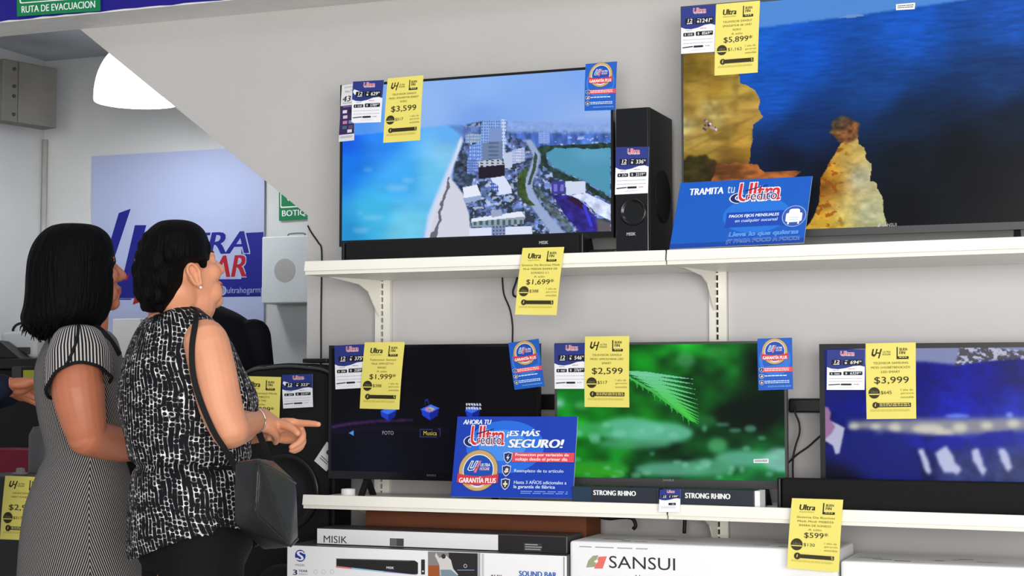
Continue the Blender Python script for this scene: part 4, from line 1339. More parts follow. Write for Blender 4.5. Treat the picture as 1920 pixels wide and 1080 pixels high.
def medal(p, cx, cy, r, txt=True):
    p.disc(cx, cy, r, (112, 92, 70), 40); p.disc(cx, cy, r * .97, GOLD, 40); p.disc(cx, cy, r * .78, PWHITE, 36); p.disc(cx, cy, r * .74, (26, 76, 170), 36)
    rx, ry = r / p.w, r / p.h
    uh_logo(p, cx - .56 * rx, cy - .5 * ry, 1.14 * rx, .62 * ry)
    pts = []
    for k in range(9):
        f = k / 8; pts.append((cx - 1.03 * rx + 2.06 * rx * f, cy + .16 * ry + .12 * ry * math.sin(f * PI)))
    low = [(x, y + .42 * ry) for x, y in reversed(pts)]
    p.poly(list(reversed(pts + low)), RED)
    if txt:
        p.text('GARANT\u00cdA PLUS', cx - .92 * rx, cy + .30 * ry, cx + .92 * rx, cy + .60 * ry, (248, 244, 244), .04)
    p.poly([(cx - .5 * rx, cy + .76 * ry), (cx, cy + .84 * ry), (cx + .5 * rx, cy + .76 * ry), (cx, cy + .80 * ry)], PWHITE)


def shield(p, cx, cy, w, h, kind):
    s = [(-.5, -.4), (-.25, -.42), (0, -.5), (.25, -.42), (.5, -.4), (.46, .1), (.25, .36), (0, .5), (-.25, .36), (-.46, .1)]
    for k, c in ((1.0, (196, 204, 220)), (.82, (34, 48, 96))):
        p.poly([(cx + a * w * k, cy + b_ * h * k) for a, b_ in reversed(s)], c)
    if kind == 0:
        q = [(.1, -.3), (-.18, .05), (0, .05), (-.1, .3), (.18, -.05), (0, -.05)]
        p.poly([(cx + a * w, cy + b_ * h) for a, b_ in q], (214, 230, 250))
    elif kind == 1:
        p.disc(cx + .06 * w, cy - .08 * h, .18 * w * p.w, (226, 206, 190), 14); p.poly([(cx - .28 * w, cy + .02 * h), (cx - .1 * w, cy + .22 * h), (cx + .26 * w, cy + .1 * h), (cx + .2 * w, cy)], (226, 206, 190))
    else:
        p.rect(cx - .07 * w, cy - .24 * h, cx + .07 * w, cy + .24 * h, (240, 222, 170)); p.rect(cx - .24 * w, cy - .07 * h, cx + .24 * w, cy + .07 * h, (240, 222, 170))


def guarantee_tag(q, Y, label, bend=None):
    cs = [atY(x, y, Y) for x, y in q]
    w, h = np.linalg.norm(cs[1] - cs[0]), np.linalg.norm(cs[3] - cs[0])
    p = Print(w, h)
    p.disc(.5, .42, .46 * w, (52, 116, 206), 30)
    medal(p, .5, .255, .375 * w)
    p.rect(.12, .565, 1.0, .655, (222, 80, 84)); p.greek(.2, .58, .9, .645, (250, 226, 226), 2, 3)
    p.greek(.2, .715, .85, .755, (206, 228, 250), 1, 5); p.greek(.2, .82, .9, .885, (206, 228, 250), 2, 8); p.greek(.28, .92, .94, .95, (130, 176, 226), 2, 4)
    for i, y in enumerate((.61, .735, .855)):
        shield(p, .11, y, .15, .095, i)
    o = sheet('guarantee_card', p, cs, BLUE, bend=bend, thick=.001, m=M_GLOSSPRINT)
    return tag(o, label, 'card', 'blue guarantee cards')
guarantee_tag([(1098, 120), (1157, 115), (1154, 206), (1096, 208)], YG - .001, 'blue guarantee card on the top right corner of the beach-scene television', curl(.003))
guarantee_tag([(953, 643), (1010, 635), (1021, 724), (965, 731)], YG - .001, 'tilted blue guarantee card on the corner of the menu-screen television', curl(.003))
guarantee_tag([(1420, 635), (1485, 633), (1487, 730), (1422, 732)], YG - .001, 'blue guarantee card on the top right corner of the fern-scene television', curl(.002))

# feature label on the left edge of the beach television
cs = [atY(x, y, YG) for x, y in ((641, 160), (665, 157), (664, 263), (635, 266))]
p = Print(np.linalg.norm(cs[1] - cs[0]), np.linalg.norm(cs[3] - cs[0]))
p.text('SANSUI', .2, .03, .9, .06, (120, 120, 124)); p.text('Roku TV', .3, .10, .9, .14, (90, 90, 96))
p.text('43', .12, .20, .72, .30, (30, 30, 34), .02, .15); p.greek(.15, .32, .9, .34, (120, 140, 120), 1, 2)
p.rect(0, .37, 1, .88, (52, 32, 84)); p.greek(.2, .385, .9, .41, (150, 130, 180), 1, 3)
for i, (x, y, c) in enumerate(((.18, .45, (210, 206, 220)), (.62, .45, (26, 22, 34)), (.22, .545, (200, 190, 210)), (.62, .545, (60, 50, 70)), (.22, .64, (190, 120, 150)), (.62, .64, (110, 130, 180)), (.2, .73, (60, 100, 120)), (.62, .73, (90, 70, 100)), (.55, .80, (214, 206, 220)))):
    p.rect(x, y, x + .3, y + .055, c)
p.greek(.1, .91, .9, .95, (150, 150, 156), 2, 6)
tag(sheet('feature_label', p, cs, (214, 214, 216), thick=.0004), 'narrow white and violet label on the left edge of the beach-scene television', 'label')

# ------------------------------------------------------------------ the two blue boards leaning on the shelves
def logo_credito(p, x0, y0, x1, y1):
    w, h = x1 - x0, y1 - y0
    NV = (30, 36, 92)
    def arc(a, c):
        pts = []
        for k in range(15):
            t = PI * .45 + k / 14 * PI * 1.0
            pts.append((x0 + w * (.22 + (.20 + a) * math.cos(t)), y0 + h * (.74 - (.26 + a * 1.2) * math.sin(t))))
        for k in range(15):
            t = PI * 1.45 - k / 14 * PI * 1.0
            pts.append((x0 + w * (.26 + (.15 - a) * math.cos(t)), y0 + h * (.72 - (.18 - a * 1.2) * math.sin(t))))
        p.poly(pts, c)
    arc(.022, PWHITE); arc(0, NV)
    p.text('Ultra', x0 + w * .18, y0, x0 + w, y0 + h * .92, (206, 44, 54), .022, .04, outline=[((244, 236, 240), .035)])
    p.poly([(x0 + w * .30, y0 + h * .36), (x0 + w * .72, y0 + h * .12), (x0 + w * .74, y0 + h * .15), (x0 + w * .31, y0 + h * .42)], NV)
    p.text('redito', x0 + w * .33, y0 + h * .44, x0 + w * .94, y0 + h * .88, NV, .005, 0, outline=[((244, 240, 244), .035)])


def board(name, q, ys, paper, label, fun, edge=(226, 232, 240)):
    cs = [atY(x, y, yy) for (x, y), yy in zip(q, ys)]
    w, h = np.linalg.norm(cs[1] - cs[0]), np.linalg.norm(cs[3] - cs[0])
    p = Print(w, h); fun(p)
    o = sheet(name, p, cs, paper, thick=.004, m=M_GLOSSPRINT, edge=edge, lift=.0003)
    return tag(o, label, 'sign')


def f1(p):
    p.disc(.62, .55, .10, (34, 112, 208), 40, .06); p.rect(0, .93, 1, 1, (16, 66, 160))
    p.text('TRAMITA', .085, .10, .345, .20, PWHITE, .045); p.text('tu', .375, .09, .43, .20, (206, 222, 242), .0)
    logo_credito(p, .40, .06, .78, .36)
    p.rect(.40, .50, .88, .72, (22, 70, 172))
    p.text('PAGOS FIJOS MENSUALES', .42, .535, .79, .59, PWHITE, .035, .1); p.text('en cualquier sucursal', .47, .605, .785, .665, (206, 222, 242), .01, .1)
    p.disc(.905, .60, .036, (130, 160, 214)); p.disc(.905, .60, .033, (52, 84, 170))
    # armchair pictogram
    A = (232, 238, 250)
    p.rrect(.865, .49, .945, .62, .008, A); p.rrect(.845, .55, .872, .68, .005, A); p.rrect(.938, .55, .965, .68, .005, A); p.rect(.865, .60, .945, .69, A); p.rect(.872, .618, .938, .624, (160, 176, 220)); p.rect(.872, .65, .938, .656, (160, 176, 220))
    p.rect(.862, .68, .874, .72, A); p.rect(.936, .68, .948, .72, A)
    p.text('Lleva lo que quieras', .44, .80, .95, .885, (54, 128, 222), .02, .1, outline=[((160, 200, 244), .02)])
    p.text('\u00a1Y PAGA POCO A POCO!', .43, .905, .965, .975, (20, 66, 160), .03, 0, outline=[((170, 206, 246), .025)])
board('credit_board', [(1276, 343), (1523, 330), (1507, 455), (1255, 467)], [4.845, 4.845, 4.765, 4.765], (18, 88, 186), 'blue credit sign leaning before the largest television on the upper shelf', f1)


def f2(p):
    p.disc(.42, .38, .13, (38, 108, 220), 40, .085); p.disc(.40, .36, .08, (70, 140, 232), 40, .05)
    p.text('AHORA TU', .055, .04, .29, .10, PWHITE, .045, .18)
    logo_credito(p, .07, .12, .41, .38)
    p.text('\u00a1ES M\u00c1S', .43, .16, .70, .265, PWHITE, .05, .18, outline=[((30, 50, 130), .02)])
    p.text('SEGURO!', .45, .285, .90, .39, PWHITE, .055, .18, outline=[((30, 50, 130), .02)])
    medal(p, .215, .675, .0665)
    p.rect(.49, .45, .995, .565, (222, 76, 84))
    p.text('Proteccion por variaci\u00f3n de', .515, .458, .95, .505, (250, 236, 238), .02); p.text('voltaje desde el primer d\u00eda', .515, .512, .94, .562, (250, 236, 238), .02)
    p.text('Reemplazo de tu art\u00edculo', .515, .655, .915, .705, (206, 228, 250), .015)
    p.text('Hasta 3 A\u00d1OS adicionales a', .52, .785, .945, .835, (206, 228, 250), .015); p.text('la garant\u00eda de f\u00e1brica', .52, .848, .855, .90, (216, 234, 252), .02)
    p.greek(.58, .92, .96, .965, (116, 150, 220), 2, 6)
    shield(p, .455, .515, .075, .15, 0); shield(p, .45, .675, .075, .15, 1); shield(p, .45, .84, .075, .15, 2)
board('guarantee_board', [(858, 781), (1083, 781), (1074, 935), (845, 931)], [4.845, 4.845, 4.772, 4.772], (26, 62, 176), 'large blue guarantee sign leaning before the menu-screen television', f2)

# ------------------------------------------------------------------ cartons on the shelves
def carton(name, label, x0, x1, y0, y1, z0, z1, m, cat='carton', group=None, face=None, paper=None, bevel=.003):
    t = thing(name, label, cat, ((x0 + x1) / 2, (y0 + y1) / 2, z0), group)
    b = MB(); b.box(x0, x1, y0, y1, z0, z1)
    obj('body', b, m, t, bevel=bevel)
    if face:
        cs = [np.array((x0 + bevel, y0 - .0009, z1 - bevel)), np.array((x1 - bevel, y0 - .0009, z1 - bevel)), np.array((x1 - bevel, y0 - .0009, z0 + bevel)), np.array((x0 + bevel, y0 - .0009, z0 + bevel))]
        p = Print(x1 - x0 - 2 * bevel, z1 - z0 - 2 * bevel)
        class Q: pass
        def loc(px, py):
            w_ = atY(px, py, y0 - .0009)
            return (w_[0] - cs[0][0]) / (cs[1][0] - cs[0][0]), (cs[0][2] - w_[2]) / (cs[0][2] - cs[3][2])
        face(p, loc)
        sheet('printed_front', p, cs, paper or (236, 236, 238), parent=t, thick=.0006)
    return t


def rhino(a_, b_):
    def f(p, loc):
        p.rect(0, 0, 1, 1, (38, 42, 54)); p.rect(0, 0, .22, 1, (30, 54, 76))
        q0, q1 = loc(*a_), loc(*b_)
        p.text('STRONG RHINO', q0[0], q0[1], q1[0], q1[1], (240, 240, 240), .05)
    return f
M_NAVY = mat('navy_cardboard', (36, 40, 52), .5, .3)
yr = 4.768
carton('flat_carton', 'flat navy carton right of the large blue guarantee sign', atY(1073, 925, yr)[0], atY(1235, 925, yr)[0], yr, yr + .075, zl, atY(1150, 914, yr)[2], M_NAVY, group='flat navy cartons on the lower shelf', face=rhino((1113, 919), (1192, 930)), bevel=.0015)
x0c = atY(1243, 925, yr)[0]; x1c = atY(1416, 925, yr)[0]
t = carton('flat_carton', 'flat navy carton with white right end, beside the lower sound bar', x0c, x1c, yr - .012, yr + .063, zl, atY(1350, 918, yr)[2], M_NAVY, group='flat navy cartons on the lower shelf', face=rhino((1285, 924), (1369, 936)), bevel=.0015)
b = MB(); b.box(x1c + .0005, x1c + .016, yr - .011, yr + .062, zl + .001, atY(1350, 918, yr)[2] - .001)
obj('carton_end', b, M_WHITEBOX, t, bevel=.001, label='white end flap')

# bottom decks of the shelving, below the picture
for x0, x1, lb in ((XS - BAY, XS - .003, 'cream bottom deck under the white and black sound bar cartons'), (XS + .003, XS + 1.3, 'cream bottom deck under the large white cartons')):
    b = MB(); b.box(x0, x1, 4.64, YW - .033, 0, .14)
    tag(obj('base_deck', b, M_SHELF, bevel=.004), lb, 'shelf', 'bottom decks of the shelving')

YBX = 4.70
zB = atY(560, 1022, YBX)[2]
xB0, xB1 = atY(538, 1050, YBX)[0], atY(1064, 1050, YBX)[0]
def fB(p, loc):
    def q(pts, c): p.poly([loc(*a) for a in pts], c)
    def tx(t, x0, y0, x1, y1, c, **k):
        a, b_ = loc(x0, y0), loc(x1, y1)
        p.text(t, a[0], a[1], b_[0], b_[1], c, **k)
    # round S emblem
    c0 = loc(563, 1042)
    p.disc(c0[0], c0[1], .019, (34, 56, 148), 32)
    p.text('S', c0[0] - .011 / p.w, c0[1] - .015 / p.h, c0[0] + .011 / p.w, c0[1] + .015 / p.h, (240, 240, 244), .03)
    q([(552, 1046), (560, 1046), (556, 1049)], (240, 240, 244)); q([(567, 1037), (575, 1036), (571, 1039)], (240, 240, 244))
    tx('MISIK', 554, 1057, 572, 1062, (130, 130, 136)); tx('3', 550, 1068, 557, 1078, (30, 44, 110), bold=.03); tx('YEAR', 560, 1068, 577, 1073, (30, 44, 110), bold=.02); tx('WARRANTY', 560, 1075, 577, 1078, (120, 130, 160))
    for x in (592, 607, 623):
        c0 = loc(x, 1072); p.ring(c0[0], c0[1], .006, .0072, (190, 190, 196), 14)
    # sound bar picture with coloured glow line
    q([(630, 1061), (660, 1063), (660, 1067), (630, 1064)], (222, 120, 120)); q([(660, 1063), (720, 1068), (720, 1073), (660, 1067)], (150, 196, 226)); q([(720, 1068), (782, 1074), (782, 1078), (720, 1073)], (160, 150, 220))
    q([(631, 1047), (778, 1051), (784, 1055), (784, 1076), (776, 1077), (631, 1061)], (36, 36, 38)); q([(631, 1047), (770, 1051), (770, 1053), (631, 1049)], (70, 70, 72))
    tx('MISIK', 725, 1062, 739, 1067, (220, 220, 224), bold=.02)
    q([(790, 1049), (797, 1049), (797, 1077), (790, 1077)], (44, 44, 46)); c0 = loc(793.5, 1071); p.disc(c0[0], c0[1], .003, (210, 210, 210), 10)
    # lifestyle panel
    q([(803, 1034), (896, 1037), (896, 1120), (803, 1120)], (132, 130, 128)); q([(803, 1060), (824, 1060), (824, 1120), (803, 1120)], (158, 84, 44)); q([(842, 1036), (896, 1038), (896, 1120), (842, 1120)], (40, 38, 40))
    q([(818, 1036), (824, 1046), (838, 1042), (846, 1050), (850, 1066), (860, 1078), (826, 1079), (824, 1058), (816, 1042)], (206, 204, 202)); c0 = loc(832, 1043); p.disc(c0[0], c0[1], .0075, (64, 44, 38), 16)
    q([(826, 1068), (846, 1068), (860, 1080), (828, 1081)], (120, 140, 150)); q([(858, 1068), (890, 1068), (890, 1069.5), (858, 1069.5)], (110, 140, 180)); c0 = loc(873, 1061); p.ring(c0[0], c0[1], .004, .006, (180, 180, 186), 16)
    q([(897, 1037), (901, 1037), (901, 1120), (897, 1120)], (160, 160, 164)); q([(904, 1038), (908, 1038), (908, 1120), (904, 1120)], (196, 196, 200)); q([(1057, 1044), (1059, 1044), (1059, 1120), (1057, 1120)], (150, 150, 156))
    tx('SOUND BAR', 974, 1070, 1044, 1083, (42, 92, 176), bold=.035); tx('AUX', 920, 1077, 942, 1084, (60, 60, 66), bold=.02)
carton('sound_bar_carton', 'long white sound bar carton with blue round emblem, at the bottom', xB0, xB1, YBX, YBX + .195, zB - .22, zB, mat('carton_dark_top', (70, 70, 72), .4, .35), face=fB, bevel=.002)
carton('plain_carton', 'plain white carton under the long white sound bar carton, below the picture', xB0 + .02, xB1 - .02, YBX + .01, YBX + .20, .14, zB - .2205, M_WHITEBOX)
YA = 4.745
zA = atY(600, 990, YA)[2]
xA0, xA1 = atY(594, 1000, YA)[0], atY(1066, 1025, YA)[0] - .004
def fA(p, loc):
    x = loc(934, 1030)[0]
    p.rect(x, 0, 1, 1, (34, 32, 34))
    a, b_ = loc(607, 1004), loc(651, 1019)
    p.text('MISIK', a[0], a[1], b_[0], b_[1], (34, 36, 44), -.012)
    c0, c1 = loc(731, 1009), loc(757, 1034); c1 = (c1[0], min(.985, c1[1]))
    p.rect(c0[0], c0[1], (c0[0] + c1[0]) / 2, c1[1], (104, 100, 98)); p.rect((c0[0] + c1[0]) / 2, c0[1], c1[0], c1[1], (72, 70, 70))
    c0, c1 = loc(982, 1018), loc(1016, 1036); c1 = (c1[0], min(.97, c1[1]))
    p.rect(c0[0], c0[1], c1[0], c1[1], (58, 56, 58)); p.greek(c0[0] + .005, c0[1] + .05, c1[0], c1[1], (150, 150, 152), 3, 3)
carton('sound_bar_carton', 'slim white and black sound bar carton lying on the long white carton', xA0, xA1, YA, YA + .14, zB + .001, zA, mat('carton_dark_top', (70, 70, 72), .4, .35), face=fA, paper=(228, 228, 230), bevel=.002)
xS0b = atY(1068, 1040, 4.72)[0]
pb0, pb1 = atY(690, 1000, 4.93), atY(1165, 985, 4.93)
t = carton('long_carton', 'long brown cardboard carton behind the sound bar cartons under the shelf', pb0[0], xS0b - .012, 4.91, 5.06, .14, atY(900, 964, 4.90)[2], M_CARTON)

YBS = 4.72
zS = atY(1068, 1014, YBS)[2]
xS0, xS1 = atY(1068, 1040, YBS)[0], atY(1571, 1060, YBS)[0]
def fS(p, loc):
    def q(pts, c): p.poly([loc(*a) for a in pts], c)
    q([(1112, 1042), (1122, 1041), (1119, 1049), (1113, 1053), (1118, 1055), (1115, 1063), (1099, 1064), (1103, 1051)], (152, 164, 128))
    q([(1122, 1044), (1138, 1043), (1130, 1066), (1114, 1066), (1117, 1058), (1122, 1052), (1120, 1050)], (226, 112, 106))
    a, b_ = loc(1142, 1042), loc(1266, 1070)
    sl = (loc(1266, 1074)[1] - loc(1142, 1070)[1]) / (b_[0] - a[0])
    p.text('SANSUI', a[0], a[1], b_[0], b_[1], (44, 42, 44), -.008)
    a, b_ = loc(1192, 1078), loc(1262, 1092)
    p.text('Home audio', a[0], a[1], b_[0], b_[1], (60, 58, 60), .01)
    p.greek(.03, .012, .30, .022, (150, 150, 156), 1, 3)
t = carton('television_carton', 'big white carton with black lettering and a two-tone mark', xS0, xS1, YBS, 4.985, .14, zS, M_WHITEBOX, group='large white cartons on the bottom deck', face=fS, bevel=.008)
def tape(t, x0, x1, y0, y1, z, seed):
    rs = random.Random(seed)
    for i in range(7):
        x, y = rs.uniform(x0 + .03, x1 - .1), rs.uniform(y0 + .03, y1 - .05)
        w_, h_ = rs.uniform(.02, .07), rs.uniform(.004, .012)
        m = MB(); m.add([(x, y, z + .0005), (x + w_, y, z + .0005), (x + w_, y + h_, z + .0005), (x, y + h_, z + .0005)], [(0, 1, 2, 3)])
        obj('top_print', m, mat('print_5a5a5e', (90, 90, 94), .6, .3), t)
tape(t, xS0, xS1, YBS, 4.96, zS, 4)
xT0 = atY(1576, 1060, YBS)[0]
zT = atY(1700, 1056, YBS)[2]
t = carton('television_carton', 'big white carton at the bottom right, without lettering', xT0, xT0 + .62, YBS, 4.985, .14, zT, M_WHITEBOX, group='large white cartons on the bottom deck', bevel=.008)
tape(t, xT0, xT0 + .6, YBS, 4.96, zT, 9)

# ------------------------------------------------------------------ dim corner at the left: counter and appliances behind the women
XC0, XC1 = atS(-60, 700, 6.3)[0], atS(235, 700, 6.3)[0]
yk = 5.75
ztop = atY(60, 672, yk)[2]; xkc = atY(238, 700, yk)[0]
t = thing('display_counter', 'dark counter in the left background behind the two women', 'counter', (-4.1, yk + .25, 0))
b = MB(); b.box(-4.95, xkc, yk, yk + .5, 0, ztop - .045); obj('body', b, M_BLACKM, t, bevel=.005)
b = MB(); b.box(-4.98, xkc + .02, yk - .03, yk + .53, ztop - .0445, ztop); obj('countertop', b, M_BLACKP, t, bevel=.006)
pa, pb_ = atY(14, 618, yk + .15), atY(82, 672, yk + .15)
t = thing('desk_printer', 'light grey printer on the dark counter behind the bob-haired woman', 'printer', ((pa[0] + pb_[0]) / 2, yk + .25, ztop))
b = MB(); b.box(pa[0], pb_[0], yk + .10, yk + .38, ztop, atY(14, 622, yk + .10)[2]); obj('body', b, mat('printer_grey', (192, 194, 196), .5, .3), t, bevel=.02, segs=3)
b = MB(); b.box(pa[0] + .03, pb_[0] - .03, yk + .085, yk + .0995, ztop + .02, ztop + .05); obj('paper_slot', b, M_DGREY, t, bevel=.003)
zpt = atY(14, 622, yk + .10)[2]
b = MB(); c = atY(42, 618, yk + .2)
b.tube([(c[0] + .05 * math.cos(a), yk + .2, zpt + .006 + .035 * math.sin(a)) for a in np.linspace(0, PI, 14)], .006, 8)
tag(obj('headset', b, M_BLACKP, smooth=True), 'black headband standing on the light grey printer', 'headset')
pa, pb_ = atY(-8, 640, yk + .05), atY(52, 672, yk + .05)
t = thing('card_terminal', 'dark wedge-shaped terminal on the counter at the far left edge', 'terminal', ((pa[0] + pb_[0]) / 2, yk + .1, ztop))
b = MB(); b.hexa([(pa[0] - .1, yk + .0, ztop), (pb_[0], yk + .0, ztop), (pb_[0], yk + .09, ztop), (pa[0] - .1, yk + .09, ztop), (pa[0] - .1, yk + .02, pa[2] + .02), (pa[0] + .04, yk + .02, pa[2]), (pa[0] + .04, yk + .09, pa[2]), (pa[0] - .1, yk + .09, pa[2] + .02)])
obj('body', b, M_BLACKP, t, bevel=.006)
# items on the face of the counter: small boxes with labels
ysh = 5.35
zs = atY(40, 735, ysh)[2]
t = thing('low_cabinet', 'black low cabinet behind the bob-haired woman at the left', 'cabinet', (-3.95, ysh + .18, 0))
b = MB(); b.box(-4.6, atY(135, 760, ysh)[0], ysh, ysh + .35, 0, zs); obj('body', b, M_BLACKM, t, bevel=.006)
for px0, px1, py0, py1, col, lb, cat in ((22, 39, 687, 712, (58, 58, 62), 'small dark box with pale lettering on the black low cabinet', 'box'), (43, 66, 694, 716, (150, 158, 40), 'small olive yellow box on the black low cabinet', 'box')):
    a_, b_ = atY(px0, py0, ysh + .02), atY(px1, py1, ysh + .02)
    b = MB(); b.box(a_[0], b_[0], ysh + .02, ysh + .10, zs, a_[2]); tag(obj('small_box', b, mat('box_%d' % px0, col, .6, .3), bevel=.002), lb, cat)
# magenta carton, grey canister and the heater with its price sheet, nearer to the women
ym = 4.75
a_, b_ = atY(-40, 842, ym), atY(60, 897, ym)
t = thing('heater', 'dark heater at the lower left with a yellow price sheet on it', 'heater', (atY(20, 900, ym)[0], ym + .0, 0))
zh = atY(20, 893, ym - .15)[2]
hx0, hx1 = atY(-70, 950, ym - .15)[0], atY(84, 950, ym - .15)[0]
b = MB(); b.box(hx0, hx1, ym - .15, ym + .09, .04, zh); obj('body', b, mat('heater_charcoal', (34, 34, 36), .45, .35), t, bevel=.015, segs=3)
kx = atY(42, 888, ym - .05)
b = MB(); b.lathe((kx[0], ym - .06, zh + .0005), [(.026, 0), (.026, .006), (.016, .009), (.014, .022), (.0, .024)], 24); obj('valve_knob', b, M_MGREY, t, smooth=True)
for fx in (hx0 + .04, hx1 - .04):
    b = MB(); b.box(fx - .02, fx + .02, ym - .1, ym + .06, 0, .0395); obj('foot', b, M_BLACKM, t)
yellow_tag([(10, 892), (86, 895), (77, 1014), (0, 1011)], ym - .153, 'UH', ['CALENTADOR DE', 'HEAT WAVE HW-6'], '$2,999', '$517', 'yellow price sheet on the dark heater at the lower left', False, curl(.003))
ym2 = 5.0
a_, b_ = atY(-50, 842, ym2), atY(62, 905, ym2)
t = thing('pedestal', 'black pedestal carrying the crimson carton at the left edge', 'stand', ((a_[0] + b_[0]) / 2, ym2 + .12, 0))
b = MB(); b.box(a_[0], b_[0] - .02, ym2, ym2 + .25, 0, b_[2]); obj('body', b, M_BLACKM, t, bevel=.004)
t = carton('crimson_carton', 'crimson carton at the left edge above the yellow-tagged heater', a_[0], atY(56, 870, ym2)[0] - .0, ym2 + .005, ym2 + .2, b_[2], a_[2], mat('crimson_cardboard', (116, 8, 42), .55, .3), bevel=.003)
cc = atY(86, 850, 4.915)
b = MB(); b.lathe((cc[0], cc[1], 0), [(.055, 0), (.06, .01), (.06, atY(86, 800, 4.915)[2] - .03), (.045, atY(86, 800, 4.915)[2])], 32)
tag(obj('canister', b, mat('canister_grey', (78, 78, 80), .5, .35), smooth=True), 'grey upright cylinder just behind the back of the striped dress', 'canister')
# white paper box on the counter behind the two heads
a_, b_ = atY(211, 598, 6.1), atY(262, 690, 6.1)
b = MB(); b.box(a_[0], b_[0], 6.1, 6.22, ztop, a_[2])
o = obj('white_box', b, M_WHITEBOX, bevel=.003); tag(o, 'white box on the counter between the two women', 'box')
o.location.z = o.location.z
# torn white label near the floor speaker
cs = [atY(x, y, YSP - .006) for x, y in ((613, 828), (634, 850), (612, 884), (589, 864))]
p = Print(np.linalg.norm(cs[1] - cs[0]), np.linalg.norm(cs[3] - cs[0])); p.disc(.45, .3, .008, (60, 60, 64), 12); p.greek(.2, .6, .8, .8, (90, 90, 94), 2, 3)
tag(sheet('paper_label', p, cs, (206, 206, 206), thick=.0005), 'crooked white paper label on the floor speaker beside the pointing hand', 'label')
# ------------------------------------------------------------------ people
def pxs(x, y, s):
    return atS(x, y, s)


def heading(th):
    """unit vectors forward and left of a person turned th degrees away from facing the right of the picture"""
    a = YAW + math.radians(th)
    return np.array([math.cos(a), math.sin(a), 0.0]), np.array([-math.sin(a), math.cos(a), 0.0])


def ring_at(c, A, B, n=40, p=2.0, zfun=None):
    out = []
    for k in range(n):
        t = 2 * PI * k / n
        ct, st = math.cos(t), math.sin(t)
        q = (abs(ct) ** p + abs(st) ** p) ** (-1 / p)
        P = np.asarray(c) + q * (ct * A + st * B)
        if zfun: P = P + np.array([0, 0, zfun(t)])
        out.append(P)
    return out


def rows_to_sections(rows, s0, th, grow=0.0):
    """rows (v, uL, uR, halfwidth): the outline of a torso as seen -> centre, forward and left half axes"""
    f, l = heading(th)
    c, sn = math.cos(math.radians(th)), math.sin(math.radians(th))
    out = []
    for v, uL, uR, a in rows:
        h = (uR - uL) / 2 * s0 / FPX
        b_ = math.sqrt(max(h * h - (a * sn) ** 2, (.35 * h) ** 2)) / c
        out.append((pxs((uL + uR) / 2, v, s0), b_ + grow, a + grow))
    return out, f, l


def smooth_sections(sec, n=5):
    A = catmull([np.concatenate([c, [b_, a]]) for c, b_, a in sec], n)
    return [(q[:3], q[3], q[4]) for q in A]


def fuse(name, mb, voxel, smooth_it=6):
    """join overlapping volumes into one continuous skin"""
    me = mesh_from(name + '_tmp', mb, [], (0, 0, 0))
    import bmesh
    bm = bmesh.new(); bm.from_mesh(me); bmesh.ops.recalc_face_normals(bm, faces=bm.faces); bm.to_mesh(me); bm.free()
    o = bpy.data.objects.new(name + '_tmp', me)
    COL.objects.link(o)
    r = o.modifiers.new('r', 'REMESH'); r.mode = 'VOXEL'; r.voxel_size = voxel; r.adaptivity = 0
    if smooth_it:
        q = o.modifiers.new('s', 'SMOOTH'); q.factor = .5; q.iterations = smooth_it
    bpy.context.view_layer.update()
    dg = bpy.context.evaluated_depsgraph_get()
    m2 = bpy.data.meshes.new_from_object(o.evaluated_get(dg))
    bpy.data.objects.remove(o, do_unlink=True)
    m2.name = name
    m2.polygons.foreach_set('use_smooth', np.ones(len(m2.polygons), dtype=bool))
    return m2


def link_mesh(name, me, parent, mats):
    org = world_loc(parent)
    n = len(me.vertices)
    co = np.zeros(n * 3); me.vertices.foreach_get('co', co)
    co = (co.reshape(-1, 3) - org).ravel(); me.vertices.foreach_set('co', co)
    me.materials.clear()
    for m in mats: me.materials.append(m)
    me.update()
    o = bpy.data.objects.new(name, me); COL.objects.link(o); o.parent = parent
    return o


def face_centres(me):
    n = len(me.polygons)
    c = np.zeros(n * 3); me.polygons.foreach_get('center', c)
    return c.reshape(-1, 3)


